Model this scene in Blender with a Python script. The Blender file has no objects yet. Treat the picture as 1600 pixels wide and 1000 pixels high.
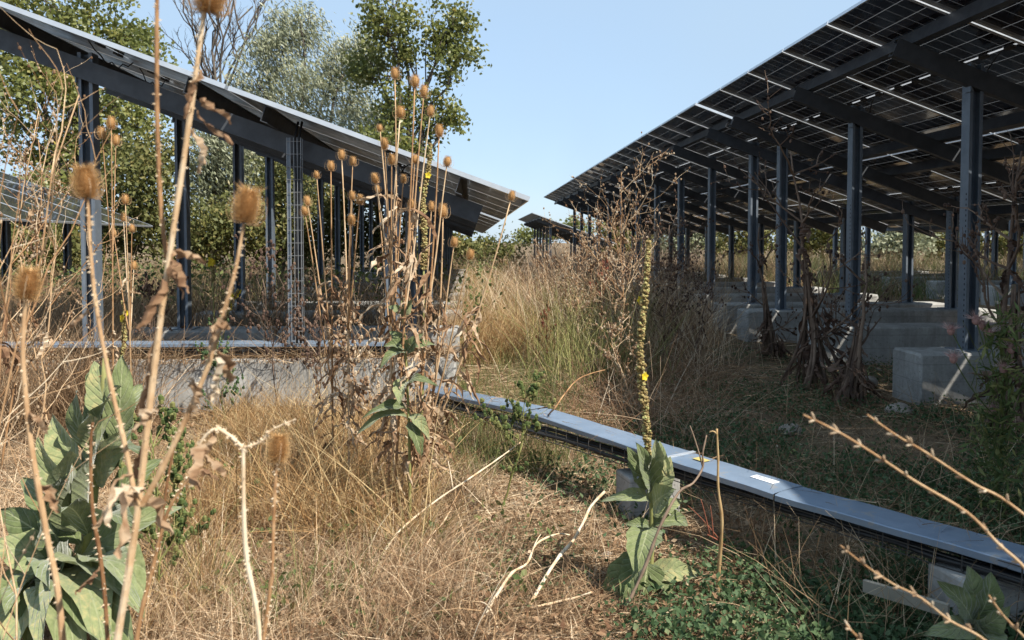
import bpy, math, random
import numpy as np
from mathutils import Vector, Matrix, Euler
R = math.radians
sc = bpy.context.scene
COL = sc.collection

# ------------------------------------------------------------------ camera
F = 1250.0; PX = 800.0; PY = 426.0; CAMH = 1.51
cam = bpy.data.cameras.new('camera')
cam.sensor_width = 36.0; cam.lens = 36.0*F/1600.0; cam.shift_y = -74.0/1600.0
cam.clip_start = 0.05; cam.clip_end = 2000
cam_o = bpy.data.objects.new('camera', cam); COL.objects.link(cam_o)
cam_o.location = (0, 0, CAMH); cam_o.rotation_euler = (R(90-2.2), 0, R(-2.98))
cam.dof.use_dof = True; cam.dof.focus_distance = 5.5; cam.dof.aperture_fstop = 6.3
sc.camera = cam_o
CM = Euler((R(90-2.2), 0, R(-2.98))).to_matrix()

def at(px, py, Y):
    d = CM @ Vector(((px-PX)/F, -(py-PY)/F, -1.0))
    return Vector((0, 0, CAMH)) + d*(Y/d.y)
def ground_at(px, py, z=0.0):
    d = CM @ Vector(((px-PX)/F, -(py-PY)/F, -1.0))
    return Vector((0, 0, CAMH)) + d*((z-CAMH)/d.z)

# ------------------------------------------------------------------ sky, sun, exposure
SUN = Vector((0.65, -0.55, 1.0)).normalized()
world = bpy.data.worlds.new('World'); sc.world = world; world.use_nodes = True
wn = world.node_tree.nodes; wl = world.node_tree.links
bg = wn['Background']
sky = wn.new('ShaderNodeTexSky'); sky.sky_type = 'NISHITA'; sky.sun_disc = False
sky.sun_elevation = math.asin(SUN.z); sky.sun_rotation = math.atan2(SUN.x, SUN.y)
sky.air_density = 1.0; sky.dust_density = 0.5; sky.ozone_density = 2.2
haze_mix = wn.new('ShaderNodeMix'); haze_mix.data_type = 'RGBA'; haze_mix.inputs[0].default_value = 0.8
haze_mix.inputs[7].default_value = (2.25, 3.05, 3.95, 1)     # even thin high haze
cn = wn.new('ShaderNodeTexNoise'); cn.inputs['Scale'].default_value = 2.2; cn.inputs['Detail'].default_value = 5; cn.inputs['Roughness'].default_value = .55
cr = wn.new('ShaderNodeMapRange'); cr.inputs[1].default_value = .3; cr.inputs[2].default_value = .7; cr.inputs[3].default_value = .68; cr.inputs[4].default_value = .97
wl.new(cn.outputs['Fac'], cr.inputs[0]); wl.new(cr.outputs[0], haze_mix.inputs[0])
wl.new(sky.outputs[0], haze_mix.inputs[6]); wl.new(haze_mix.outputs[2], bg.inputs[0]); bg.inputs[1].default_value = 0.125
sun = bpy.data.lights.new('sun', 'SUN'); sun.energy = 5.0; sun.angle = R(0.55); sun.color = (1.0, 0.95, 0.86)
sun_o = bpy.data.objects.new('sun', sun); COL.objects.link(sun_o)
sun_o.rotation_euler = SUN.to_track_quat('Z', 'Y').to_euler(); sun_o.location = (20, -20, 40)
sc.view_settings.view_transform = 'Standard'; sc.view_settings.look = 'None'
sc.view_settings.gamma = 1.0; sc.view_settings.exposure = 0.9; sc.view_settings.use_curve_mapping = False

rng = np.random.default_rng(7)
rnd = random.Random(11)

# ------------------------------------------------------------------ materials
class NT:
    def __init__(s, name):
        s.m = bpy.data.materials.new(name); s.m.use_nodes = True
        s.t = s.m.node_tree; s.n = s.t.nodes; s.l = s.t.links
        s.p = s.n['Principled BSDF']; s.out = s.n['Material Output']
    def new(s, typ, **kw):
        n = s.n.new(typ)
        for k, v in kw.items(): setattr(n, k, v)
        return n
    def link(s, a, b): s.l.new(a, b)
    def attr(s, name):
        n = s.new('ShaderNodeAttribute'); n.attribute_name = name; return n.outputs['Fac']
    def noise(s, scale, detail=4, rough=0.6, vec=None, dist=0.0):
        n = s.new('ShaderNodeTexNoise'); n.inputs['Scale'].default_value = scale
        n.inputs['Detail'].default_value = detail; n.inputs['Roughness'].default_value = rough
        n.inputs['Distortion'].default_value = dist
        if vec is None:
            tc = s.new('ShaderNodeTexCoord'); vec = tc.outputs['Object']
        s.link(vec, n.inputs['Vector']); return n.outputs['Fac']
    def math(s, op, a, b=None, c=None):
        n = s.new('ShaderNodeMath', operation=op)
        for i, v in enumerate((a, b, c)):
            if v is None: continue
            if isinstance(v, (int, float)): n.inputs[i].default_value = v
            else: s.link(v, n.inputs[i])
        return n.outputs[0]
    def ramp(s, fac, stops):
        n = s.new('ShaderNodeValToRGB'); e = n.color_ramp.elements
        while len(e) < len(stops): e.new(0.5)
        for el, (p, c) in zip(e, stops):
            el.position = p; el.color = (c[0], c[1], c[2], 1)
        s.link(fac, n.inputs[0]); return n.outputs[0]
    def mix(s, fac, a, b):
        n = s.new('ShaderNodeMix', data_type='RGBA')
        if isinstance(fac, (int, float)): n.inputs[0].default_value = fac
        else: s.link(fac, n.inputs[0])
        for i, v in ((6, a), (7, b)):
            if isinstance(v, tuple): n.inputs[i].default_value = (v[0], v[1], v[2], 1)
            else: s.link(v, n.inputs[i])
        return n.outputs[2]
    def bump(s, h, strength=0.3, dist=0.01):
        b = s.new('ShaderNodeBump'); b.inputs['Strength'].default_value = strength
        b.inputs['Distance'].default_value = dist; s.link(h, b.inputs['Height'])
        s.link(b.outputs[0], s.p.inputs['Normal'])
    def base(s, c):
        if isinstance(c, tuple): s.p.inputs['Base Color'].default_value = (c[0], c[1], c[2], 1)
        else: s.link(c, s.p.inputs['Base Color'])
    def set(s, rough=0.6, metal=0.0, spec=0.5):
        s.p.inputs['Roughness'].default_value = rough; s.p.inputs['Metallic'].default_value = metal
        s.p.inputs['Specular IOR Level'].default_value = spec
    def translucent(s, color, amount):
        t = s.new('ShaderNodeBsdfTranslucent'); s.link(color, t.inputs[0])
        m = s.new('ShaderNodeMixShader'); m.inputs[0].default_value = amount
        s.link(s.p.outputs[0], m.inputs[1]); s.link(t.outputs[0], m.inputs[2]); s.link(m.outputs[0], s.out.inputs[0])

def plant_mat(name, stops, rough=0.7, trans=0.25, nscale=14, namt=0.35, spec=0.25):
    t = NT(name)
    f = t.math('ADD', t.attr('tint'), t.math('MULTIPLY', t.math('SUBTRACT', t.noise(nscale, 5), 0.5), namt*2))
    c = t.ramp(f, stops); t.base(c); t.set(rough, 0, spec)
    if trans > 0: t.translucent(c, trans)
    return t.m

M = {}
M['straw'] = plant_mat('straw', [(0, (.10, .062, .028)), (.3, (.23, .14, .078)), (.65, (.455, .31, .18)), (1, (.68, .54, .37))], .75, .25, 3, .3)
M['gold'] = plant_mat('gold_grass', [(0, (.20, .10, .035)), (.35, (.34, .20, .085)), (.7, (.53, .37, .185)), (1, (.62, .47, .25))], .75, .3, 1.5, .25)
M['stem'] = plant_mat('dry_stem', [(0, (.16, .075, .032)), (.35, (.34, .19, .09)), (.7, (.52, .36, .21)), (1, (.66, .55, .40))], .7, .05, 22, .4)
def ridged(mat):
    t = mat.node_tree; p = t.nodes['Principled BSDF']; tc = t.nodes.new('ShaderNodeTexCoord'); mp = t.nodes.new('ShaderNodeMapping'); mp.inputs['Scale'].default_value = (260, 260, 9)
    n = t.nodes.new('ShaderNodeTexNoise'); n.inputs['Scale'].default_value = 1.0; n.inputs['Detail'].default_value = 3
    b = t.nodes.new('ShaderNodeBump'); b.inputs['Strength'].default_value = .8; b.inputs['Distance'].default_value = .002
    t.links.new(tc.outputs['Object'], mp.inputs[0]); t.links.new(mp.outputs[0], n.inputs['Vector']); t.links.new(n.outputs['Fac'], b.inputs['Height']); t.links.new(b.outputs[0], p.inputs['Normal'])
ridged(M['stem'])
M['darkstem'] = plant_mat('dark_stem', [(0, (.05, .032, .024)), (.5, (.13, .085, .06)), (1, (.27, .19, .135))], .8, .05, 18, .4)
M['dryleaf'] = plant_mat('dry_leaf', [(0, (.13, .065, .035)), (.4, (.30, .18, .10)), (.75, (.47, .345, .225)), (1, (.60, .50, .37))], .8, .3, 30, .4)
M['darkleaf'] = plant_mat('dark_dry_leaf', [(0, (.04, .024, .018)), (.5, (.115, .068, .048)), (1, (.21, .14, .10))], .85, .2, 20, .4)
M['head'] = plant_mat('teasel_head', [(0, (.24, .12, .045)), (.4, (.47, .27, .11)), (.8, (.66, .45, .22)), (1, (.80, .66, .42))], .8, .15, 60, .3)
M['red'] = plant_mat('red_seed', [(0, (.09, .02, .014)), (.5, (.20, .05, .032)), (1, (.30, .11, .065))], .8, .1, 30, .3)
M['seed'] = plant_mat('mullein_seed', [(0, (.07, .045, .018)), (.4, (.20, .14, .055)), (.75, (.33, .26, .11)), (1, (.36, .36, .14))], .8, .05, 30, .3)
M['yellow'] = plant_mat('yellow_petal', [(0, (.62, .42, .02)), (1, (.85, .68, .05))], .6, .3, 20, .1)
M['pink'] = plant_mat('thistle_flower', [(0, (.30, .15, .13)), (.5, (.42, .26, .23)), (1, (.58, .47, .42))], .8, .2, 40, .3)
M['greenstem'] = plant_mat('green_stem', [(0, (.075, .085, .025)), (.5, (.18, .19, .06)), (1, (.36, .33, .13))], .7, .1, 20, .3)
M['cover'] = plant_mat('ground_cover', [(0, (.028, .055, .02)), (.4, (.06, .105, .042)), (.75, (.115, .165, .075)), (1, (.22, .25, .12))], .6, .3, 1.2, .3)
M['weedgreen'] = plant_mat('weed_green', [(0, (.05, .08, .025)), (.5, (.11, .145, .045)), (1, (.23, .22, .08))], .65, .3, 1.0, .3)
M['poplar'] = plant_mat('poplar_leaf', [(0, (.075, .095, .022)), (.4, (.165, .185, .052)), (.75, (.28, .28, .09)), (1, (.44, .34, .08))], .42, .45, .35, .3, .5)
M['willow'] = plant_mat('willow_leaf', [(0, (.13, .14, .075)), (.45, (.27, .285, .175)), (.8, (.42, .42, .29)), (1, (.50, .43, .26))], .5, .3, .4, .25, .4)
M['shrub'] = plant_mat('shrub_leaf', [(0, (.055, .065, .018)), (.4, (.125, .13, .038)), (.75, (.22, .19, .065)), (1, (.36, .25, .09))], .6, .3, .5, .35, .3)
M['bark'] = plant_mat('bark', [(0, (.035, .028, .024)), (.5, (.085, .07, .058)), (1, (.17, .145, .12))], .9, 0, 6, .4)

def mullein_mat():
    t = NT('mullein_leaf')
    u = t.attr('lu'); v = t.attr('lv')
    au = t.math('ABSOLUTE', u)
    w = t.math('FRACT', t.math('MULTIPLY', t.math('SUBTRACT', v, t.math('MULTIPLY', au, .30)), 7.0))
    w = t.math('ABSOLUTE', t.math('SUBTRACT', w, .5))
    vein = t.math('LESS_THAN', w, .045)
    mid = t.math('LESS_THAN', au, .045)
    veins = t.math('MAXIMUM', t.math('MULTIPLY', vein, .55), mid)
    f = t.math('ADD', t.attr('tint'), t.math('MULTIPLY', t.math('SUBTRACT', t.noise(35, 6),   .5), 1.0))
    c = t.ramp(f, [(0, (.065, .085, .028)), (.4, (.13, .16, .06)), (.75, (.225, .25, .115)), (1, (.42, .35, .16))])
    c = t.mix(veins, c, (.27, .29, .15))
    t.base(c); t.set(.8, 0, .2)
    t.p.inputs['Sheen Weight'].default_value = .35; t.p.inputs['Sheen Roughness'].default_value = .5
    h = t.math('ADD', t.math('MULTIPLY', t.math('MINIMUM', w, .2), 2.0), t.math('MULTIPLY', t.noise(90, 3), .5))
    t.bump(h, .8, .008); t.translucent(c, .22)
    hole = t.math('GREATER_THAN', t.noise(26, 2, .5), .735)
    tp = t.new('ShaderNodeBsdfTransparent'); mm = t.new('ShaderNodeMixShader'); src = t.out.inputs[0].links[0].from_socket
    t.link(hole, mm.inputs[0]); t.link(src, mm.inputs[1]); t.link(tp.outputs[0], mm.inputs[2]); t.link(mm.outputs[0], t.out.inputs[0])
    return t.m
M['mullein'] = mullein_mat()

def steel_mat(name, c0, c1, rough, metal, nscale=5):
    t = NT(name); n = t.noise(nscale, 6, .65)
    t.base(t.ramp(n, [(.3, c0), (.7, c1)])); t.set(rough, metal, .5)
    t.link(t.math('ADD', t.math('MULTIPLY', t.noise(nscale*3, 3), .25), rough-.12), t.p.inputs['Roughness'])
    return t.m
M['galv'] = steel_mat('galvanised_steel', (.115, .14, .172), (.19, .22, .255), .5, .35)
M['rafter'] = steel_mat('rafter_steel', (.045, .049, .057), (.085, .092, .102), .5, .4)
M['alu'] = steel_mat('aluminium_frame', (.55, .57, .60), (.68, .70, .72), .35, .6)
def tray_mat():
    t = NT('tray_cover'); n = t.noise(3, 6, .65); d = t.noise(14, 6, .75)
    c = t.ramp(n, [(.3, (.17, .225, .30)), (.7, (.25, .31, .39))])
    c = t.mix(t.math('MULTIPLY', t.math('GREATER_THAN', d, .6), .45), c, (.33, .29, .23)); t.base(c); t.set(.4, .4)
    t.link(t.math('ADD', t.math('MULTIPLY', d, .4), .22), t.p.inputs['Roughness']); t.bump(t.noise(5, 3), .15, .01)
    return t.m
M['cover_steel'] = tray_mat()
M['wire'] = steel_mat('tray_wire', (.20, .21, .22), (.34, .35, .36), .5, .5)
M['dark_wire'] = steel_mat('tray_wire_dull', (.035, .033, .032), (.09, .085, .08), .6, .3)
M['black'] = steel_mat('black_cable', (.012, .012, .013), (.025, .025, .026), .5, 0)
M['hole'] = steel_mat('hole_dark', (.01, .01, .012), (.02, .02, .02), .9, 0)
M['beige'] = steel_mat('beige_plastic', (.22, .20, .155), (.29, .26, .205), .7, 0)
M['label_yellow'] = steel_mat('yellow_label', (.40, .32, .10), (.46, .37, .12), .5, 0)
M['label_white'] = steel_mat('white_label', (.75, .76, .78), (.82, .83, .84), .4, 0)

def concrete_mat():
    t = NT('concrete')
    n1 = t.noise(2.2, 6, .65); n2 = t.noise(28, 6, .7)
    f = t.math('ADD', t.math('MULTIPLY', n1, .7), t.math('MULTIPLY', n2, .35))
    c = t.ramp(f, [(.3, (.17, .165, .155)), (.5, (.32, .312, .292)), (.72, (.46, .45, .425))])
    v = t.new('ShaderNodeTexVoronoi'); v.inputs['Scale'].default_value = 22
    tc = t.new('ShaderNodeTexCoord'); t.link(tc.outputs['Object'], v.inputs['Vector'])
    pit = t.math('LESS_THAN', v.outputs['Distance'], .13)
    c = t.mix(t.math('MULTIPLY', pit, .5), c, (.10, .095, .09))
    mp = t.new('ShaderNodeMapping'); mp.inputs['Scale'].default_value = (9, 9, .7); t.link(tc.outputs['Object'], mp.inputs['Vector'])
    st = t.noise(1.0, 5, .7, mp.outputs[0])
    c = t.mix(t.ramp(st, [(.45, (0, 0, 0)), (.78, (.6, .6, .6))]), c, (.13, .12, .10))
    sp = t.new('ShaderNodeSeparateXYZ'); t.link(tc.outputs['Object'], sp.inputs[0])
    bl = t.math('LESS_THAN', t.math('ABSOLUTE', t.math('SUBTRACT', t.math('FRACT', t.math('DIVIDE', t.math('ADD', sp.outputs[2], .02), .16)), .5)), .022)
    c = t.mix(t.math('MULTIPLY', bl, .35), c, (.12, .115, .11))
    t.base(c); t.set(.9, 0, .2); t.bump(t.math('SUBTRACT', f, t.math('MULTIPLY', bl, .3)), .6, .014)
    return t.m
M['concrete'] = concrete_mat()

def panel_mat():
    """dark cells behind glass; the clear gaps between cells let daylight through"""
    t = NT('solar_cells')
    tc = t.new('ShaderNodeTexCoord'); sp = t.new('ShaderNodeSeparateXYZ'); t.link(tc.outputs['Object'], sp.inputs[0])
    x, y = sp.outputs[0], sp.outputs[1]
    fx = t.math('ABSOLUTE', t.math('SUBTRACT', t.math('FRACT', t.math('DIVIDE', t.math('ADD', x, .075), .209)), .5))
    fy = t.math('ABSOLUTE', t.math('SUBTRACT', t.math('FRACT', t.math('DIVIDE', t.math('ADD', y, 0.002), .1825)), .5))
    lx = t.math('LESS_THAN', fx, .014); ly = t.math('LESS_THAN', fy, .022)
    mid = t.math('LESS_THAN', t.math('ABSOLUTE', t.math('SUBTRACT', x, 1.335)), .011)
    busy = t.math('LESS_THAN', t.math('ABSOLUTE', t.math('SUBTRACT', t.math('FRACT', t.math('DIVIDE', y, .0203)), .5)), .06)
    line = t.math('MAXIMUM', t.math('MAXIMUM', t.math('MULTIPLY', lx, .055), t.math('MULTIPLY', ly, .018)), t.math('MULTIPLY', mid, .2))
    n = t.noise(.8, 3)
    c = t.ramp(n, [(.3, (.012, .013, .022)), (.7, (.022, .020, .030))])
    c = t.mix(t.math('MULTIPLY', busy, .10), c, (.25, .25, .27))
    t.base(c); t.set(.09, 0, .5); t.p.inputs['Coat Weight'].default_value = .4
    t.link(t.math('ADD', t.math('MULTIPLY', t.noise(3, 4), .14), .05), t.p.inputs['Roughness'])
    tr = t.new('ShaderNodeBsdfTranslucent'); tr.inputs[0].default_value = (.85, .88, .92, 1)
    m = t.new('ShaderNodeMixShader'); t.link(line, m.inputs[0]); t.link(t.p.outputs[0], m.inputs[1]); t.link(tr.outputs[0], m.inputs[2])
    t.link(m.outputs[0], t.out.inputs[0])
    return t.m
M['cells'] = panel_mat()

def ground_mat():
    t = NT('ground_soil')
    n1 = t.noise(.7, 6, .65); n2 = t.noise(9, 8, .7, dist=.4); n3 = t.noise(60, 4, .7)
    f = t.math('ADD', t.math('MULTIPLY', n2, .6), t.math('MULTIPLY', n3, .4))
    c = t.ramp(f, [(.30, (.06, .042, .028)), (.5, (.15, .105, .066)), (.68, (.29, .215, .13)), (.85, (.40, .32, .21))])
    c = t.mix(t.ramp(n1, [(.5, (0, 0, 0)), (.68, (.5, .5, .5))]), c, (.075, .085, .04))
    t.base(c); t.set(.95, 0, .1); t.bump(f, .9, .03)
    return t.m
M['ground'] = ground_mat()
def stone_mat():
    t = NT('field_stone'); n = t.noise(9, 6, .65)
    t.base(t.ramp(n, [(.3, (.17, .145, .12)), (.6, (.32, .28, .235)), (.8, (.42, .385, .335))])); t.set(.9, 0, .2); t.bump(n, .4, .02)
    return t.m
M['stone'] = stone_mat()

# ------------------------------------------------------------------ mesh helpers
class MB:
    def __init__(s): s.v = []; s.f = []; s.t = []; s.extra = None
    def add(s, vs, fs, tint=.5):
        o = len(s.v)
        s.v += [tuple(p) for p in vs]
        s.f += [tuple(i+o for i in f) for f in fs]
        s.t += (list(tint) if hasattr(tint, '__len__') else [tint]*len(vs))
    def box(s, c, size, rot=None, tint=.5):
        hx, hy, hz = size[0]/2, size[1]/2, size[2]/2
        pts = [Vector((x, y, z)) for x in (-hx, hx) for y in (-hy, hy) for z in (-hz, hz)]
        if rot is not None: pts = [rot @ p for p in pts]
        c = Vector(c)
        s.add([p+c for p in pts], [(0, 1, 3, 2), (4, 6, 7, 5), (0, 4, 5, 1), (2, 3, 7, 6), (0, 2, 6, 4), (1, 5, 7, 3)], tint)
    def tube(s, pts, radii, n=6, tint=.5, cap=True):
        pts = [Vector(p) for p in pts]; k = len(pts)
        if not hasattr(radii, '__len__'): radii = [radii]*k
        vs = []; ts = []
        up = Vector((0.31, 0.27, 0.91))
        prev = None
        for i, p in enumerate(pts):
            d = (pts[min(i+1, k-1)]-pts[max(i-1, 0)])
            if d.length < 1e-9: d = Vector((0, 0, 1))
            d.normalize()
            if prev is None:
                a = d.orthogonal().normalized()
            else:
                a = prev - d*prev.dot(d)
                a = a.normalized() if a.length > 1e-6 else d.orthogonal().normalized()
            prev = a; b = d.cross(a)
            for j in range(n):
                an = 2*math.pi*j/n
                vs.append(p+(a*math.cos(an)+b*math.sin(an))*radii[i])
                ts.append(tint[i] if hasattr(tint, '__len__') else tint)
        fs = []
        for i in range(k-1):
            for j in range(n):
                j2 = (j+1) % n
                fs.append((i*n+j, i*n+j2, (i+1)*n+j2, (i+1)*n+j))
        if cap:
            fs.append(tuple(range(n-1, -1, -1))); fs.append(tuple((k-1)*n+j for j in range(n)))
        s.add(vs, fs, ts)
    def ribbon(s, pts, widths, side, tint=.5, fold=0.0):
        """crinkled strip; side = width direction (vector or list)"""
        k = len(pts); vs = []; fs = []
        for i, p in enumerate(pts):
            p = Vector(p); sd = side[i] if isinstance(side, list) else side
            w = widths[i]
            d = (Vector(pts[min(i+1, k-1)])-Vector(pts[max(i-1, 0)])).normalized()
            nn = d.cross(sd).normalized() if d.cross(sd).length > 1e-6 else Vector((0, 0, 1))
            vs += [p-sd*w+nn*w*fold, p, p+sd*w+nn*w*fold]
        for i in range(k-1):
            a = i*3; fs += [(a, a+1, a+4, a+3), (a+1, a+2, a+5, a+4)]
        s.add(vs, fs, tint)
    def blob(s, c, r, n=6, m=4, tint=.5, axis=None):
        """small ellipsoid, r = (rx, ry, rz)"""
        c = Vector(c); vs = [Vector((0, 0, -r[2]))]
        for i in range(1, m):
            th = math.pi*i/m - math.pi/2
            for j in range(n):
                an = 2*math.pi*j/n
                vs.append(Vector((r[0]*math.cos(th)*math.cos(an), r[1]*math.cos(th)*math.sin(an), r[2]*math.sin(th))))
        vs.append(Vector((0, 0, r[2])))
        if axis is not None:
            q = Vector((0, 0, 1)).rotation_difference(axis); vs = [q @ v for v in vs]
        fs = [(0, 1+(j+1) % n, 1+j) for j in range(n)]
        for i in range(m-2):
            for j in range(n):
                a = 1+i*n; b = a+n
                fs.append((a+j, a+(j+1) % n, b+(j+1) % n, b+j))
        l = len(vs)-1; a = 1+(m-2)*n
        fs += [(l, a+j, a+(j+1) % n) for j in range(n)]
        s.add([v+c for v in vs], fs, tint)
    def mesh(s, name, mat, smooth=False):
        me = bpy.data.meshes.new(name); me.from_pydata(s.v, [], s.f)
        at_ = me.attributes.new('tint', 'FLOAT', 'POINT'); at_.data.foreach_set('value', np.array(s.t, dtype=np.float32))
        if s.extra:
            for k, vals in s.extra.items():
                a = me.attributes.new(k, 'FLOAT', 'POINT'); a.data.foreach_set('value', np.array(vals, dtype=np.float32))
        me.materials.append(mat)
        if smooth: me.polygons.foreach_set('use_smooth', [True]*len(me.polygons))
        me.update(); return me
    def build(s, name, mat, parent=None, smooth=False):
        if not s.v: return None
        return link(name, s.mesh(name, mat, smooth), parent)

def link(name, data, parent=None, loc=None, rot=None, scale=None):
    o = bpy.data.objects.new(name, data); COL.objects.link(o)
    if parent is not None: o.parent = parent
    if loc is not None: o.location = loc
    if rot is not None: o.rotation_euler = rot
    if scale is not None: o.scale = scale
    return o
def tag(o, label, cat, group=None, kind=None):
    o['label'] = label; o['category'] = cat
    if group: o['group'] = group
    if kind: o['kind'] = kind
    return o
def thing(name, loc, label, cat, group=None):
    return tag(link(name, None, None, loc), label, cat, group)
def structure(name, data):
    o = link(name, data); o['kind'] = 'structure'; return o

def np_mesh(name, verts, faces, tint, mat, fsize):
    """verts (N,3), faces (M,fsize) arrays"""
    me = bpy.data.meshes.new(name)
    me.vertices.add(len(verts)); me.vertices.foreach_set('co', verts.astype(np.float32).ravel())
    me.loops.add(faces.size); me.loops.foreach_set('vertex_index', faces.astype(np.int32).ravel())
    me.polygons.add(len(faces))
    me.polygons.foreach_set('loop_start', np.arange(0, faces.size, fsize, dtype=np.int32))
    a = me.attributes.new('tint', 'FLOAT', 'POINT'); a.data.foreach_set('value', tint.astype(np.float32))
    me.materials.append(mat); me.update(calc_edges=True); return me

def ribbons(name, mat, base, direc, length, width, bend, tint, seg=2, parent=None):
    """many tapering blades in one mesh"""
    N = len(base)
    sd = np.cross(direc, rng.normal(size=(N, 3))); sd /= np.linalg.norm(sd, axis=1, keepdims=True)+1e-9
    vs = []; ts = []
    for k in range(seg+1):
        t = k/seg
        p = base+direc*(length*t)[:, None]+bend*(length*t*t)[:, None]
        w = width*(1-.85*t)
        vs += [p-sd*w[:, None]*.5, p+sd*w[:, None]*.5]; ts += [tint, tint]
    V = np.stack(vs, 1).reshape(-1, 3); T = np.stack(ts, 1).reshape(-1)
    off = (np.arange(N)*(2*(seg+1)))[:, None]
    fs = np.concatenate([off+np.array([[2*k, 2*k+1, 2*k+3, 2*k+2]]) for k in range(seg)], 0)
    return link(name, np_mesh(name, V, fs, T, mat, 4), parent)

def leaf_cards(name, mat, cen, size, tint, parent=None, aspect=1.0, droop=None, flat=0.0):
    """leaf-sized folded diamonds, random orientation"""
    N = len(cen)
    a = rng.normal(size=(N, 3)); 
    if droop is not None: a = a*.45+np.array(droop)[None]
    a /= np.linalg.norm(a, axis=1, keepdims=True)
    nrm = rng.normal(size=(N, 3)); nrm[:, 2] += flat
    b = np.cross(nrm, a); b /= np.linalg.norm(b, axis=1, keepdims=True)+1e-9
    c = np.cross(a, b)
    L = size[:, None]; W = (size*aspect)[:, None]
    V = np.stack([cen, cen+a*L*.45+b*W*.5+c*W*.12, cen+a*L, cen+a*L*.45-b*W*.5+c*W*.12], 1).reshape(-1, 3)
    off = (np.arange(N)*4)[:, None]
    fs = np.concatenate([off+np.array([[0, 1, 2]]), off+np.array([[0, 2, 3]])], 0)
    return link(name, np_mesh(name, V, fs, np.repeat(tint, 4), mat, 3), parent)

# ------------------------------------------------------------------ ground
def gz(x, y):
    return 0.03*np.sin(x*1.3+.5)*np.sin(y*.9)+0.02*np.sin(x*3.1)*np.cos(y*2.7)
def make_ground():
    near = np.concatenate([np.linspace(-900, -30, 10), np.linspace(-26, 34, 130), np.linspace(40, 900, 10)])
    yy = np.concatenate([np.linspace(-300, -8, 5), np.linspace(-5, 30, 90), np.linspace(32, 75, 30), np.linspace(80, 1500, 8)])
    X, Y = np.meshgrid(near, yy)
    fade = np.clip(1-(np.abs(X)-25)/20, 0, 1)
    Z = gz(X, Y)*fade - .55*np.clip((Y-40)/6, 0, 1)
    V = np.stack([X, Y, Z], -1).reshape(-1, 3)
    nx = len(near); i = np.arange((len(yy)-1)*nx).reshape(len(yy)-1, nx)[:, :-1].reshape(-1)
    fs = np.stack([i, i+1, i+nx+1, i+nx], 1)
    me = np_mesh('ground', V, fs, np.zeros(len(V)), M['ground'], 4)
    me.polygons.foreach_set('use_smooth', [True]*len(me.polygons))
    structure('ground', me)
make_ground()

# ------------------------------------------------------------------ solar tables
TILT = R(20); CT, ST = math.cos(TILT), math.sin(TILT)
COLW = 1.15; PANW = 1.125; SLOPE = 5.363; PANL = 2.667
EAVE_DX = -1.14; PLANE_Z = 3.31            # plane height at the tall posts
ROTY = Matrix.Rotation(TILT, 3, 'Y')
def frame_mesh():
    b = MB(); L, W, h = PANL, PANW, .04
    for y in (.006, W-.006): b.box((L/2, y, -h/2+.003), (L, .012, h))
    for x in (.006, L-.006): b.box((x, W/2, -h/2+.0028), (.012, W-.026, h-.001))
    for y in (.028, W-.028): b.box((L/2, y, -h+.004), (L-.03, .03, .003))
    return b.mesh('frame', M['alu'])
def glass_mesh():
    b = MB(); L, W = PANL, PANW
    b.add([(.01, .01, 0), (L-.01, .01, 0), (L-.01, W-.01, 0), (.01, W-.01, 0)], [(0, 1, 2, 3)])
    return b.mesh('panel', M['cells'])
def jbox_mesh():
    b = MB(); b.box((0, 0, 0), (.055, .10, .022)); b.box((0, .06, -.004), (.02, .03, .012)); b.box((0, -.06, -.004), (.02, .03, .012))
    return b.mesh('junction_box', M['black'])
ME_FRAME, ME_GLASS, ME_JBOX = frame_mesh(), glass_mesh(), jbox_mesh()
def post_mesh(h):
    b = MB(); w = .12; d = .125; t = .007
    b.box((-w/2, 0, h/2), (t, d, h)); b.box((w/2, 0, h/2), (t, d, h))
    b.box((0, d/2-.02, h/2), (w-t-.001, t, h-.002))
    for sx in (-1, 1): b.box((sx*(w/2-.0155), -d/2+.004, h/2), (.022, .006, h-.004))
    b.box((0, 0, .006), (.28, .26, .012))
    return b.mesh('post', M['galv'])
H_TALL = 2.70
H_LOW = 2.70-2.68*math.tan(TILT)
ME_PT, ME_PL = post_mesh(H_TALL), post_mesh(H_LOW)
def rafter_mesh():
    b = MB(); L = 4.55
    b.box((L/2, 0, -.085), (L, .006, .169)); b.box((L/2, .035, -.003), (L, .075, .006)); b.box((L/2, .035, -.167), (L, .075, .006))
    b.box((L/2, .07, -.018), (L-.002, .005, .022)); b.box((L/2, .07, -.152), (L-.002, .005, .022))
    return b.mesh('rafter', M['rafter'])
ME_RAFT = rafter_mesh()
def foot_mesh(seed):
    r = random.Random(seed); b = MB()
    x0, x1, w, h = -.6, 3.26, .5, .48
    xs = [x0, x0+.02]+[x0+(x1-x0)*i/8 for i in range(1, 8)]+[x1-.02, x1]
    prof = []
    for i, x in enumerate(xs):
        e = .02 if i in (0, len(xs)-1) else 0
        j = lambda: r.uniform(-.003, .003)
        prof.append([(x, -w/2+e+j(), -.15), (x, -w/2+e+j(), h-.02-e+j()), (x, -w/2+.02+e, h-e+j()*.6), (x, w/2-.02-e, h-e+j()*.6), (x, w/2-e+j(), h-.02-e), (x, w/2-e, -.15)])
    vs = [p for ring in prof for p in ring]; fs = []
    for i in range(len(xs)-1):
        for k in range(6):
            k2 = (k+1) % 6; fs.append((i*6+k, (i+1)*6+k, (i+1)*6+k2, i*6+k2))
    fs.append(tuple(range(6))); fs.append(tuple((len(xs)-1)*6+k for k in range(5, -1, -1)))
    b.add(vs, fs); return b.mesh('concrete_footing', M['concrete'])
ME_FOOT = [foot_mesh(i) for i in range(4)]
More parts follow.
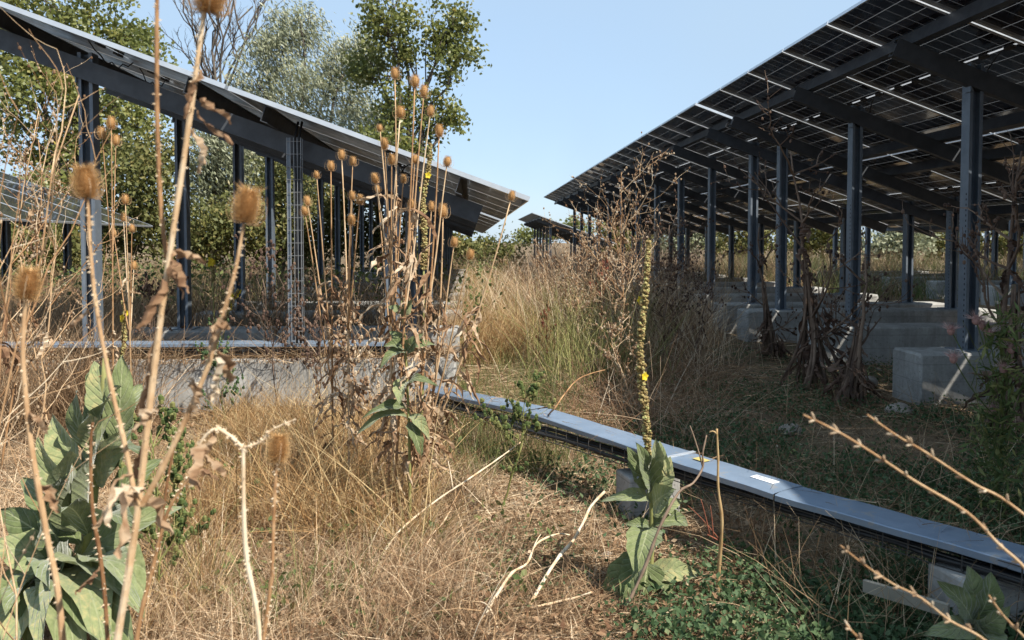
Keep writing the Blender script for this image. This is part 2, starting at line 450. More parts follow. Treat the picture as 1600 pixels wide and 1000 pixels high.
def hole_mesh():
    b = MB()
    for i in range(30): b.box((-.0645, -.035, .03+i*.05), (.002, .011, .02))
    return b.mesh('slot_holes', M['hole'])
ME_HOLE = hole_mesh()

def solar_table(xt, y0, ncol, frames, label, zoff=0.0, detail=1, tilt_fix=0.0):
    root = thing('solar_table', (xt, y0, zoff), label, 'solar table', 'rows of solar tables')
    if tilt_fix: root.rotation_euler = (tilt_fix, 0, 0)
    e = Vector((EAVE_DX, 0, PLANE_Z-EAVE_DX*math.tan(TILT)))
    n = Vector((ST, 0, CT)); d = Vector((CT, 0, -ST))
    r = random.Random(int(xt*100)+ncol)
    for c in range(ncol):
        for k in range(2):
            p = e+d*(k*(PANL+.029))+Vector((0, c*COLW+.0125, 0))
            p += n*r.uniform(-.002, .002)
            po = link('panel', ME_GLASS, root, p, (0, TILT, 0))
            link('frame', ME_FRAME, po)
            if detail >= 2:
                for q in (-.36, 0, .36): link('junction_box', ME_JBOX, po, (PANL/2, PANW/2+q, -.014))
    L = ncol*COLW
    for s in (.60, 2.35, 3.02, 4.75):          # purlins under the panels
        b = MB(); h = .14
        c = e+d*s-n*(.042+h/2)+Vector((0, L/2, 0))
        b.box(c, (.006, L-.1, h), ROTY)
        b.box(c+n*(h/2-.004)+d*.03, (.058, L-.102, .006), ROTY); b.box(c-n*(h/2-.004)+d*.03, (.058, L-.102, .006), ROTY)
        b.build('purlin', M['rafter'], root)
    for i, fy in enumerate(frames):
        ly = fy-y0
        rp = e+d*.46-n*(.042+.142)+Vector((0, ly-.085, 0))
        link('rafter', ME_RAFT, root, rp, (0, TILT, 0))
        f = link('concrete_footing', ME_FOOT[i % 4], root, (0, ly, 0))
        p = link('post', ME_PT, root, (0, ly, .48))
        q = link('post', ME_PL, root, (2.68, ly, .48))
        if detail >= 2:
            
            for pq in (p, q): link('slot_holes', ME_HOLE, pq)['kind'] = 'stuff'
            for dx in (-.071, .071):                       # bracket plates bolted to the rafter
                b = MB(); b.box((dx, -.04, H_TALL-.16), (.012, .09, .22)); b.build('bracket', M['galv'], p)
    return root
def droop_cables(root, ncol, seed):
    r = random.Random(seed); e = Vector((EAVE_DX, 0, PLANE_Z-EAVE_DX*math.tan(TILT))); n = Vector((ST, 0, CT)); d = Vector((CT, 0, -ST))
    for k in range(ncol):
        for s0 in (PANL/2, PANL*1.5+.03):
            if r.random() < .35: continue
            a = e+d*(s0+r.uniform(-.05, .05))-n*.03+Vector((0, k*COLW+.3, 0)); b2 = e+d*(s0+r.uniform(-.05, .3))-n*.03+Vector((0, k*COLW+r.uniform(.9, 1.3), 0))
            m = MB(); m.tube([a.lerp(b2, i/8)-Vector((0, 0, 1))*(4*(i/8)*(1-i/8)*r.uniform(.05, .16)) for i in range(9)], .006, 5); m.build('cable', M['black'], root, True)
fr = lambda a, n: [a+2.3*i for i in range(n)]
XR, XL = 4.73, -3.39
T_over = solar_table(XR, -7.01, 17, fr(-6.44, 9), 'tall solar table overhead, nearest one with dark underside and steel posts', detail=2)
solar_table(XR, 12.66, 23, fr(13.2, 11), 'long solar table receding behind the overhead one, tip against the sky', detail=1)
solar_table(XR, 46.5, 12, fr(47.2, 6), 'small far solar table low between the two rows', zoff=-.5, detail=1)
T_near = solar_table(XL, 6.79, 5, fr(7.36, 3), 'solar table with sunlit sloping end edge behind the teasel cluster', detail=2)
solar_table(XL, 13.2, 17, fr(13.8, 8), 'shaded solar table following directly behind the teasel side table', detail=1)
solar_table(XL-8.05, 5.7, 12, fr(6.4, 6), 'bluish solar table showing its sunlit top at the picture edge', detail=1)
solar_table(XR+8.05, -3.05, 29, fr(-2.45, 14), 'dim solar table in the second row behind the overhead one', detail=1)
solar_table(XR+16.1, 10.0, 20, fr(10.6, 10), 'farthest dim solar table row seen between dark posts', detail=1)

droop_cables(T_over, 17, 5); droop_cables(T_near, 5, 6)
# ------------------------------------------------------------------ cable trays
def wire_tray(root, a, b_, w, h, step=.1, cables=3, name='wire_mesh'):
    a, b_ = Vector(a), Vector(b_); d = (b_-a); L = d.length; d.normalize()
    up = Vector((0, 0, 1)); sd = d.cross(up).normalized(); up = sd.cross(d).normalized()
    m = MB(); rr = .0028
    for (s, u) in ((-.5, 0), (-.5, .5), (-.5, 1), (.5, 0), (.5, .5), (.5, 1), (0, 0), (-.25, 0), (.25, 0)):
        o = sd*w*s+up*h*u; m.tube([a+o, b_+o], rr, 4)
    for i in range(int(L/step)+1):
        p = a+d*(i*step)
        m.tube([p+sd*w*.5+up*h, p+sd*w*.5, p-sd*w*.5, p-sd*w*.5+up*h], rr, 4)
    m.build(name, M['dark_wire'], root)['kind'] = 'stuff'
    for c in range(cables):
        m = MB(); o = sd*w*(-.34+.68*c/max(1, cables-1)); pts = []
        for i in range(13):
            p = a+d*(L*i/12); pts.append(p+o+up*(.016+rnd.uniform(0, .012))+sd*rnd.uniform(-.012, .012))
        m.tube(pts, .012, 6); m.build('cable', M['black'], root, True)
def tray_cover(root, a, b_, w, z, lift=0.0):
    a, b_ = Vector(a), Vector(b_); d = b_-a; L = d.length; d.normalize()
    sd = d.cross(Vector((0, 0, 1))).normalized(); up = sd.cross(d).normalized()
    m = MB(); prof = [(-.5*w, -.028), (-.5*w, -.003), (-.5*w+.006, 0), (-.16*w, .003), (.16*w, .003), (.5*w-.006, 0), (.5*w, -.003), (.5*w, -.028)]
    n = 9; vs = []
    for i in range(n+1):
        p = a+d*(L*i/n)+up*(lift*i/n+.0012*math.sin(i*1.7+L*3))
        for (s, u) in prof: vs.append(p+sd*s+up*u)
    k = len(prof); fs = []
    for i in range(n):
        for j in range(k-1): fs.append((i*k+j, i*k+j+1, (i+1)*k+j+1, (i+1)*k+j))
    m.add(vs, fs); return m.build('cover', M['cover_steel'], root)

def diagonal_tray():
    P = [at(662, 603, 6.35), at(838, 640, 5.3), at(1062, 712, 4.05), at(1232, 766, 3.48), at(1600, 868, 2.80), at(1800, 925, 2.48)]
    root = thing('cable_tray', (P[2].x, P[2].y, 0), 'long shiny steel cable tray crossing diagonally over the grass', 'cable tray')
    o = root.location.copy()
    P = [p-o for p in P]
    down = Vector((0, 0, -.105))
    wire_tray(root, P[0]+down, P[2]+down, .17, .09); wire_tray(root, P[2]+down, P[5]+down, .17, .09)
    last = None
    for i in range(5):
        dd = (P[i+1]-P[i]).normalized()
        last = tray_cover(root, P[i]-dd*(.0 if i == 0 else .012), P[i+1], .21, 0, .004)
        if i == 2:
            m = MB(); sd = dd.cross(Vector((0, 0, 1))).normalized(); up = sd.cross(dd)
            rot = Matrix((dd, sd, up)).transposed()
            m.box(P[2]+up*.006, (.022, .216, .005), rot); m.build('joint_strap', M['alu'], root)
            m = MB(); m.box(P[2]+dd*.13+sd*-.02+up*.0085, (.075, .05, .001), rot); m.build('label_sticker', M['label_yellow'], root)
            m = MB(); m.box(P[2]+dd*.52-sd*.02+up*.009, (.13, .05, .001), rot); lb = m.build('label_sticker', M['label_white'], root)
            m = MB()
            for q in range(3): m.box(P[2]+dd*(.50+.012*q)-sd*(.034-.013*q)+up*.0102, (.07-.012*q, .004, .0006), rot)
            m.build('print', M['rafter'], lb)
    m = MB(); m.box(P[4]+Vector((-.42, .05, -.17)), (.30, .02, .045), Euler((0, 0, math.atan2((P[4]-P[3]).y, (P[4]-P[3]).x))).to_matrix())
    m.build('conduit_bar', M['beige'], root)
    for k, (p, lab) in enumerate(((at(1012, 742, 4.32), 'small concrete block under the tray behind the flowering mullein'), (at(1530, 895, 2.92), 'small concrete block under the tray near the thistle'))):
        b = MB(); h = p.z+.02; w = .30
        r = random.Random(k)
        pts = [Vector((x*w/2*(1+.04*r.random()), y*.1, z)) for z in (-.1, h-.02) for x in (-1, 1) for y in (-1, 1)]
        b.box((0, 0, h/2-.06), (w, .2, h+.12)); o2 = b.build('concrete_block', M['concrete'])
        o2.location = (p.x, p.y, 0); o2.rotation_euler = (0, 0, R(12))
        bv = o2.modifiers.new('edge', 'BEVEL'); bv.width = .012; bv.segments = 2
        tag(o2, lab, 'concrete block', 'blocks carrying the cable tray')
diagonal_tray()
def beam_tray():
    root = thing('cable_tray', (-2.3, 7.17, .5), 'grey cable tray lying along the sunlit concrete footing', 'cable tray')
    wire_tray(root, (-3.3, .05, .02), (1.75, .05, .02), .2, .08, .1, 2)
    tray_cover(root, (-3.3, .05, .125), (-.9, .05, .12), .23, 0); tray_cover(root, (-.9, .05, .122), (1.75, .05, .115), .23, 0)
    m = MB(); m.tube([(1.75, .05, .06), (1.95, -.05, .0), (2.05, -.3, -.12), (2.1, -.5, -.15)], .02, 6); m.build('cable', M['black'], root, True)
    # riser
    p0 = at(462, 540, 7.05); p1 = at(460, 215, 7.05)
    r2 = thing('cable_riser', (p0.x, p0.y, .62), 'upright wire mesh cable riser with steel strip beside yellow stalk', 'cable riser')
    m = MB(); H = p1.z-.62; w = .12
    for x in (-.5, -.25, 0, .25, .5): m.tube([(x*w, 0, 0), (x*w, 0, H)], .003, 4)
    for x in (-.5, .5): m.tube([(x*w, .07, 0), (x*w, .07, H)], .003, 4)
    for i in range(int(H/.11)+1):
        z = i*.11; m.tube([(-.5*w, .07, z), (-.5*w, 0, z), (.5*w, 0, z), (.5*w, .07, z)], .003, 4)
    m.build('wire_mesh', M['wire'], r2)
    m = MB(); m.box((-.05, .02, H/2), (.03, .012, H)); m.build('strip', M['galv'], r2)
    for c in (.0, .035):
        m = MB(); m.tube([(c, .05, 0), (c+.01, .045, H*.5), (c, .05, H), (c+.02, .1, H+.15)], .011, 6); m.build('cable', M['black'], r2, True)
beam_tray()

# ------------------------------------------------------------------ plant builders
def U(a, b): return rnd.uniform(a, b)
def bez(p0, p1, bulge, n=8):
    p0, p1, bulge = Vector(p0), Vector(p1), Vector(bulge)
    return [p0.lerp(p1, i/n)+bulge*(4*(i/n)*(1-i/n)) for i in range(n+1)]
def smooth_path(pts, sub=4):
    pts = [Vector(p) for p in pts]; out = []
    for i in range(len(pts)-1):
        p0 = pts[max(i-1, 0)]; p1 = pts[i]; p2 = pts[i+1]; p3 = pts[min(i+2, len(pts)-1)]
        for k in range(sub):
            t = k/sub
            out.append(.5*((2*p1)+(p2-p0)*t+(2*p0-5*p1+4*p2-p3)*t*t+(3*p1-p0-3*p2+p3)*t**3))
    return out+[pts[-1]]
def taper(n, a, b): return [a+(b-a)*i/(n-1) for i in range(n)]
def stem_tint(n, lo=.25, hi=.8): return [U(lo, hi)]*n

def head_mesh(nsp, ln, wd, body):
    b = MB(); r = random.Random(3)
    b.blob((0, 0, 0), (body, body, .95), 10, 8, .35)
    for i in range(nsp):
        z = -0.95+1.95*((i+.5)/nsp); a = i*2.39996
        rad = body*math.sqrt(max(0, 1-z*z*.97))
        p = Vector((rad*math.cos(a), rad*math.sin(a), z))
        dr = Vector((math.cos(a)+r.uniform(-.25, .25), math.sin(a)+r.uniform(-.25, .25), .35+.45*z+r.uniform(-.2, .2))).normalized()
        L = ln*r.uniform(.7, 1.25)*(1.5 if z > .8 else 1)
        sd = Vector((-math.sin(a), math.cos(a), 0))*wd
        b.add([p-sd, p+sd, p+dr*L], [(0, 1, 2)], [.5, .5, r.uniform(.75, 1.05)])
        sz = Vector((0, 0, 1))*wd
        b.add([p-sz, p+sz, p+dr*L], [(0, 1, 2)], [.45, .45, r.uniform(.7, 1)])
    return b.mesh('head', M['head'])
def bract_mesh(n, seed):
    b = MB(); r = random.Random(seed)
    for i in range(n):
        a = 2*math.pi*i/n+r.uniform(-.3, .3); L = r.uniform(.5, 1.6); o = Vector((math.cos(a), math.sin(a), 0))
        pts = [o*.1-Vector((0, 0, .95)), o*.75*L**.4-Vector((0, 0, 1.05)), o*(1.05+.15*L)+Vector((0, 0, -.6+.2*L)), o*(.95+.1*L)+Vector((0, 0, -.3+.75*L))]
        pts = smooth_path(pts, 3); b.tube(pts, taper(len(pts), .045, .014), 4, r.uniform(.3, .8))
    return b.mesh('bracts', M['stem'])
HEAD_NEAR, HEAD_FAR = head_mesh(1100, .6, .016, .46), head_mesh(260, .36, .03, .58)
BRACTS = [bract_mesh(6, i) for i in range(4)]
def put_head(root, pos, axis, r, near=False, i=0):
    """pos relative to root, r = half height"""
    h = link('head', HEAD_NEAR if near else HEAD_FAR, root, Vector(pos)+Vector(axis).normalized()*r*.9)
    h.rotation_mode = 'QUATERNION'
    h.rotation_quaternion = Vector((0, 0, 1)).rotation_difference(Vector(axis).normalized())
    h.scale = (r, r, r*U(.9, 1.1))
    link('bracts', BRACTS[i % 4], h)
def dry_leaf(root, base, out, L, w, mat='dryleaf', curl=1.0, name='leaf'):
    """withered, curled and crinkled strip leaf hanging from a stem"""
    base = Vector(base); out = Vector(out).normalized(); p = base.copy(); d = out.copy()
    n = 13; sd0 = d.cross(Vector((0, 0, 1)))
    sd0 = sd0.normalized() if sd0.length > .01 else Vector((1, 0, 0))
    tw = U(-4, 4); sides = []; pts = []; wob = Vector((U(-.2, .2), U(-.2, .2), U(-.1, .15)))
    for i in range(n):
        pts.append(p+Vector((U(-1, 1), U(-1, 1), U(-1, 1)))*w*.25); q = Matrix.Rotation(tw*i/n+U(-.4, .4), 3, d)
        sides.append((q @ sd0).normalized())
        d = (d+wob+Vector((U(-.35, .35), U(-.35, .35), -.26*curl+U(-.3, .3)))).normalized(); p += d*L/n
    ws = [w*math.sin(math.pi*(.1+.87*i/n))*U(.35, 1.15) for i in range(n)]
    b = MB(); tn = U(.15, .9); b.ribbon(pts, ws, sides, [tn+U(-.2, .2) for _ in range(3*n)], fold=U(.4, 1.3))
    b.build(name, M[mat], root, False)
def broad_leaf(root, base, tip, width, normal, sag=.12, tint=.5, name='leaf', mat='mullein', wave=.035):
    base, tip, normal = Vector(base), Vector(tip), Vector(normal).normalized()
    ax = tip-base; L = ax.length; ax.normalize()
    sd = ax.cross(normal).normalized(); nn = sd.cross(ax).normalized()
    nl, nw = 16, 6; b = MB(); vs = []; lu = []; lv = []
    ph = U(0, 6); cup = U(.05, .38); bend_ = U(-.12, .12)*L
    for i in range(nl+1):
        v = i/nl
        prof = (math.sin(math.pi*v**.85)**.75)*(1-.18*v)+.06*(1-v)
        for j in range(nw+1):
            u = -1+2*j/nw
            hgt = sag*L*(4*v*(1-v))*.8 - sag*L*1.1*v*v + (abs(u)**1.5)*width*cup*prof + wave*L*(math.sin(9*v+ph+2*u)*abs(u)*.8+.45*math.sin(17*v+ph*2)*u*u+.25*math.sin(5*v+ph))
            vs.append(base+ax*(L*v)+sd*(u*width*.5*prof*(1+.07*math.sin(21*v+ph+u))+bend_*v*v)+nn*hgt); lu.append(u); lv.append(v)
    fs = [(i*(nw+1)+j, i*(nw+1)+j+1, (i+1)*(nw+1)+j+1, (i+1)*(nw+1)+j) for i in range(nl) for j in range(nw)]
    b.add(vs, fs, tint); b.extra = {'lu': lu, 'lv': lv}
    return b.build(name, M[mat], root, True)

def prickles(b, path, r, n, size):
    for i in range(n):
        k = rnd.randrange(len(path)-1); p = path[k].lerp(path[k+1], rnd.random()); a = U(0, 6.28)
        d = (path[k+1]-path[k]).normalized(); o = d.orthogonal().normalized(); o.rotate(Matrix.Rotation(a, 3, d))
        s2 = d*size*.35; q = p+o*r*.9
        c2 = d.cross(o)*size*.25
        b.add([q-s2, q+s2, q+c2, q+o*size], [(0, 1, 3), (1, 2, 3), (2, 0, 3)], .9)

# ------------------------------------------------------------------ teasels close to the camera
def near_teasel(name, label, D, stems, heads, leaves, rootpx, group='teasels close to the camera', cat='teasel', prick=True):
    """stems: list of (list of px points, px width start, px width end, tint); heads: (px,py,axis px,axis py,half height px)"""
    g = at(rootpx[0], rootpx[1], D); o = Vector((g.x, g.y, 0))
    root = thing(name, o, label, cat, group)
    k = D/F
    for (pts, w0, w1, tn) in stems:
        p = smooth_path([at(x, y, D+dd)-o for (x, y, dd) in [(q+(0,))[:3] for q in pts]], 5)
        b = MB(); n = len(p)
        rad = [r_*U(.9, 1.1) for r_ in taper(n, w0*k/2, w1*k/2)]
        b.tube(p, rad, 8, [tn+U(-.12, .12) for _ in range(n)])
        if prick: prickles(b, p, (w0+w1)*k/4, int(n*3.2), 5*k)
        b.build('stem', M['stem'], root, False)
    for i, (x, y, ax, ay, r) in enumerate(heads):
        a = at(x+ax, y+ay, D)-at(x, y, D)
        put_head(root, at(x, y, D)-o, a, r*k, True, i)
    for (x, y, dx, dy, L, w) in leaves:
        dv = at(x+dx, y+dy, D+U(-.05, .05))-at(x, y, D)
        dry_leaf(root, at(x, y, D)-o, dv, L*k, w*k)
    return root

near_teasel('teasel', 'tall pale teasel whose cut-off head touches the top picture edge', 1.2,
    [([(150, 1500), (172, 1100), (200, 900), (215, 800), (238, 600), (262, 420), (290, 230), (312, 70), (322, 0), (324, -10)], 13, 6, .7),
     ([(215, 800), (196, 700), (175, 610), (152, 490), (142, 400), (137, 312)], 8.5, 4.5, .55),
     ([(262, 410, .02), (252, 330, .03), (246, 200, .03), (245, 60, .03), (246, -60, .03)], 8, 6, .25),
     ([(222, 790), (262, 715), (318, 590), (345, 505), (368, 420), (381, 350)], 10, 5, .55)],
    [(325, 18, 2, -40, 31), (136, 308, -3, -30, 23), (381, 345, 6, -30, 24)],
    [(262, 400, 30, -40, 80, 13), (268, 390, 10, 60, 90, 10), (318, 150, -6, 10, 70, 11), (312, 170, 10, 40, 80, 10), (216, 790, -15, -60, 190, 15), (216, 785, -30, -80, 150, 15),
     (218, 780, 10, -70, 130, 12), (352, 480, 20, 30, 90, 14), (340, 560, -10, 20, 80, 16), (300, 590, 30, 30, 60, 12), (246, 640, -30, -5, 60, 14), (258, 430, -8, 40, 100, 9), (264, 405, 25, -5, 80, 11), (250, 520, 6, 40, 160, 9), (230, 690, -8, 40, 110, 10), (205, 740, -12, -30, 120, 9), (345, 510, 14, -30, 100, 12), (335, 545, 20, 5, 90, 12), (314, 110, 8, 40, 90, 8), (300, 200, 9, 40, 80, 9), (150, 470, 6, 40, 90, 7)], (160, 1000))
near_teasel('teasel', 'single blurred teasel head at the picture edge above dry brush', 1.25,
    [([(120, 1500), (98, 1000), (72, 830), (48, 690), (36, 560), (40, 470)], 11, 6, .55)],
    [(40, 466, 5, -30, 22)], [(60, 760, 20, -20, 70, 9), (45, 640, -20, -10, 60, 8)], (98, 1000))
near_teasel('teasel', 'short teasel on white stalk with bent arms, head low before straw', 1.35,
    [([(450, 1500), (408, 1010), (384, 860), (380, 700)], 9, 6, .95), ([(380, 700), (352, 676), (332, 672), (310, 700), (300, 760)], 6, 4, .85),
     ([(380, 700), (408, 690), (425, 672), (462, 655)], 4, 2.5, .85), ([(425, 900), (428, 800), (432, 722)], 6, 5, .35), ([(425, 900), (410, 1010)], 6, 6, .35)],
    [(432, 720, 4, -30, 20)], [(330, 672, -20, 30, 100, 13), (310, 700, -10, 30, 80, 10)], (408, 1000))
near_teasel('dry_stalk', 'rust-brown prickly stalk standing before the big mullein leaves', 1.6,
    [([(185, 1400), (168, 1000), (158, 880), (144, 790), (142, 700), (145, 660)], 8, 4, .05)], [], [(158, 880, -8, 20, 60, 7)], (168, 1000), 'brown stalks by the mullein', 'dry stalk')
near_teasel('dry_stalk', 'slanting brown stalk leaning over the straw beside the mullein', 1.7,
    [([(190, 1200), (215, 990), (238, 890), (262, 800), (300, 740)], 9, 4, .3), ([(248, 860), (272, 700), (330, 560)], 5, 3, .15)], [], [(300, 740, 20, -20, 60, 10)], (215, 1000), 'brown stalks by the mullein', 'dry stalk')

# ------------------------------------------------------------------ teasel cluster in the middle
def teasel_plant(label, basepx, D, heads, seed, leaves=8, rr=.033, group='teasel cluster'):
    g = at(basepx[0], basepx[1], D); o = Vector((g.x, g.y, 0)); root = thing('teasel', o, label, 'teasel', group)
    r = random.Random(seed)
    hs = sorted(heads, key=lambda h: h[1])
    hp = [at(x, y, D+r.uniform(-.3, .25))-o for (x, y) in hs]
    n = 12; main = bez((0, 0, -.02), hp[0], (r.uniform(-.05, .05), r.uniform(-.05, .05), 0), n)
    b = MB(); b.tube(main, taper(n+1, .0085, .0035), 6, [r.uniform(.35, .8)]*(n+1)); prickles(b, main, .006, 30, .008); b.build('stem', M['stem'], root, True)
    put_head(root, hp[0], hp[0]-main[-2], rr*r.uniform(.9, 1.25), False, seed)
    for i, h in enumerate(hp[1:]):
        f = max(.22, min(.82, h.z/hp[0].z*r.uniform(.45, .7))); st = main[int(f*n)]
        mid = st.lerp(h, .4)+Vector((0, 0, -.03)); p = smooth_path([st, mid, st.lerp(h, .75), h], 4)
        b = MB(); b.tube(p, taper(len(p), .006, .003), 5, r.uniform(.3, .9)); b.build('stem', M['stem'], root, True)
        put_head(root, h, h-p[-3], rr*r.uniform(.75, 1.1), False, i)
    for i in range(leaves):
        f = r.uniform(.16, .72); st = main[int(f*n)].lerp(main[int(f*n)+1], r.random()); a = r.uniform(0, 6.28)
        dry_leaf(root, st, (math.cos(a), math.sin(a), r.uniform(-.3, .8)), r.uniform(.07, .30), r.uniform(.005, .021), 'dryleaf', 1.1)
    return root
CL = [('teasel of the cluster with the highest head against the trees', (604, 845), 4.35, [(617, 122), (594, 205), (601, 232), (587, 285), (590, 300)]),
      ('teasel of the cluster with three heads stepping down beside the sky', (612, 870), 4.2, [(648, 136), (662, 150), (672, 180), (648, 255)]),
      ('teasel of the cluster whose drooping bracts overlap the panel edge', (622, 850), 4.4, [(625, 184), (612, 256), (630, 285), (642, 328)]),
      ('teasel of the cluster with one head high over the panel corner', (630, 860), 4.1, [(686, 212), (698, 260), (674, 328), (644, 355)]),
      ('teasel with two paired heads in front of the dark rafter', (545, 790), 4.7, [(534, 248), (551, 258), (550, 312), (562, 318), (549, 350)]),
      ('teasel leaning towards the mesh riser with small heads', (520, 760), 4.9, [(517, 266), (495, 278), (481, 320), (477, 336)]),
      ('teasel leaning far out with its lone head beside the panel corner', (622, 800), 4.5, [(798, 312)]),
      ('teasel with a low head before the shaded end of the table', (648, 845), 4.3, [(692, 338), (709, 385), (733, 405)])]
for i, (lab, bp, D, hs) in enumerate(CL): teasel_plant(lab, bp, D, hs, i+2, leaves=50, rr=.027)
teasel_plant('slender teasel rising beside the tall blue-grey post', (176, 640), 6.3, [(174, 200), (160, 216), (181, 226)], 31, 5, .042, 'teasels beside the footing')
teasel_plant('teasel with tiny round heads behind the blue-grey post', (205, 620), 6.6, [(196, 318), (193, 345), (206, 362), (178, 368), (209, 420)], 32, 5, .03, 'teasels beside the footing')

# ------------------------------------------------------------------ mulleins
def spike(root, p0, p1, r0, r1, yellow=0, n=900, mat='seed', name='seed_spike', fs=1.0):
    b = MB(); p0, p1 = Vector(p0), Vector(p1); d = p1-p0; L = d.length; d.normalize()
    bd_ = Vector((U(-.03, .03), U(-.02, .02), 0)); bn = lambda t_: p0+d*(L*t_)+bd_*(4*t_*(1-t_))+Vector((.008*math.sin(t_*9), 0, 0))
    b.tube([bn(i/10) for i in range(11)], taper(11, r0*.5, r1*.5), 7, .35)
    for i in range(n):
        t = rnd.random(); a = U(0, 6.28); rad = (r0+(r1-r0)*t)*U(.55, 1.25)*(.8+.35*math.sin(t*31)*math.sin(t*13+1))
        o = d.orthogonal().normalized(); o.rotate(Matrix.Rotation(a, 3, d))
        c = bn(t)+o*rad; s2 = U(.0035, .009)
        b.blob(c, (s2, s2, s2*1.2), 5, 3, U(.2, 1.0), o)
    b.build(name, M[mat], root)['kind'] = 'stuff'
    for i in range(yellow):
        t = U(.35, .95); a = U(0, 6.28); o = d.orthogonal().normalized(); o.rotate(Matrix.Rotation(a, 3, d)); c = p0+d*(L*t)+o*(r0*1.15); c = bn(t)+o*r0
        f = MB()
        for k in range(5):
            e = o.orthogonal().normalized(); e.rotate(Matrix.Rotation(k*1.2566, 3, o)); q = o.cross(e)
            f.add([c, c+(e*.012+q*.008+o*.004)*fs, c+(e*.02+o*.006)*fs, c+(e*.012-q*.008+o*.004)*fs], [(0, 1, 2), (0, 2, 3)], U(.2, .9))
        f.build('flower', M['yellow'], root)
def mullein(label, basepx, D, toppx, leaves, spk=None, yellow=0, rs=.02, group='mulleins', kD=1.0):
    g = at(basepx[0], basepx[1], D); o = Vector((g.x, g.y, 0)); root = thing('mullein', o, label, 'mullein', group)
    tp = at(toppx[0], toppx[1], D)-o
    if spk: tp = at(spk[0], spk[1], D)-o
    b = MB(); b.tube(bez((0, 0, -.02), tp, (.015, 0, 0), 10), taper(11, rs, rs*.5), 8, .7); b.build('stem', M['greenstem'], root, True)
    if spk: spike(root, at(spk[0], spk[1], D)-o, at(toppx[0], toppx[1], D)-o, .019, .009, yellow, fs=max(1.0, D/5))
    k = D/F
    for (bx, by, tx, ty, w, dd, fx, sag) in leaves:
        p = at(bx, by, D)-o; t = at(tx, ty, D+dd)-o
        broad_leaf(root, p, t, w*k*1.15, (fx, -.8 if abs(dd) < .15 else -.35, .75), sag+U(-.02, .05), U(.2, .8))
    return root
mullein('big leafy grey-green mullein rosette filling the lower picture corner', (112, 960), 3.05, (165, 560),
    [(168, 660, 152, 564, 38, 0, 0.1, 0.05), (182, 690, 205, 559, 41, 0, 0.3, 0.06), (150, 720, 105, 615, 43, -0.1, -0.4, 0.08), (186, 660, 218, 596, 28, 0.1, 0.4, 0.1),
     (140, 800, 162, 657, 52, -0.15, 0.1, 0.06), (135, 750, 86, 641, 41, 0.05, -0.4, 0.1), (140, 800, 59, 690, 43, -0.1, -0.4, 0.12), (118, 830, 100, 701, 54, -0.25, -0.1, 0.08),
     (175, 780, 247, 717, 38, 0.05, 0.4, 0.12), (165, 815, 232, 769, 38, 0.12, 0.4, 0.12), (120, 870, 275, 798, 49, -0.1, 0.25, 0.07), (112, 880, 227, 926, 95, -0.28, 0.35, 0.12),
     (115, 868, 202, 844, 49, 0.2, 0.4, 0.15), (105, 870, 66, 755, 62, -0.15, -0.3, 0.08), (100, 860, 8, 782, 49, 0.05, -0.4, 0.12), (95, 880, -18, 852, 57, -0.1, -0.3, 0.14),
     (98, 890, 53, 1000, 64, -0.35, -0.2, 0.15), (105, 895, 187, 966, 62, -0.42, 0.2, 0.16), (100, 905, 181, 1020, 79, -0.5, 0.2, 0.16), (92, 900, -4, 937, 57, -0.3, -0.3, 0.16),
     (95, 900, 14, 1006, 62, -0.4, -0.3, 0.16), (170, 700, 134, 608, 33, 0.15, -0.2, 0.06), (160, 745, 210, 648, 36, 0.12, 0.3, 0.08), (125, 850, 40, 730, 44, 0.15, -0.3, 0.1),
     (110, 900, 110, 1029, 66, -0.5, 0, 0.14), (150, 760, 186, 663, 46, -0.12, 0.2, 0.05), (100, 880, -26, 990, 66, -0.2, -0.3, 0.16), (140, 840, 95, 776, 41, -0.3, 0, 0.1),
     (170, 720, 120, 640, 34, -.2, -.3, .1), (165, 730, 205, 690, 34, -.2, .3, .12), (150, 690, 175, 600, 36, -.15, 0, .06), (125, 800, 70, 745, 38, -.3, -.3, .12), (150, 830, 205, 800, 38, -.25, .3, .14), (120, 900, 55, 880, 44, -.4, -.3, .16), (130, 900, 190, 905, 44, -.45, .3, .16), (110, 920, 60, 960, 46, -.5, -.2, .16), (160, 620, 140, 575, 26, .05, -.2, .06)], None, 0, .022)
mullein('flowering mullein with tall seed spike standing before the cable tray', (1012, 985), 3.36, (1012, 378),
    [(1014, 765, 984, 700, 30, -.05, -.3, .06), (1017, 768, 1004, 690, 32, -.1, 0, .05), (1020, 765, 1036, 690, 32, .02, .2, .05), (1020, 772, 1052, 718, 34, -.02, .3, .1),
     (1016, 785, 948, 772, 20, -.05, -.2, .28), (1019, 790, 1050, 762, 44, -.12, .3, .1), (1016, 805, 1062, 775, 26, .0, .3, .12), (1018, 820, 1082, 812, 26, .05, .2, .26),
     (1014, 822, 980, 816, 16, -.02, -.2, .2), (1014, 822, 1002, 890, 50, -.2, -.1, .08), (1012, 868, 940, 952, 44, -.12, -.3, .25), (1010, 870, 966, 945, 36, -.2, -.2, .22),
     (1014, 897, 1092, 893, 36, -.05, .2, .22), (1014, 900, 1052, 935, 34, -.15, .3, .15), (1012, 880, 1004, 940, 50, -.15, 0, .1), (1016, 740, 994, 712, 24, .05, -.2, .05),
     (1016, 740, 1028, 690, 24, -.1, .1, .05), (1012, 905, 985, 948, 30, -.1, -.2, .15)], (1014, 740), 2, .014)
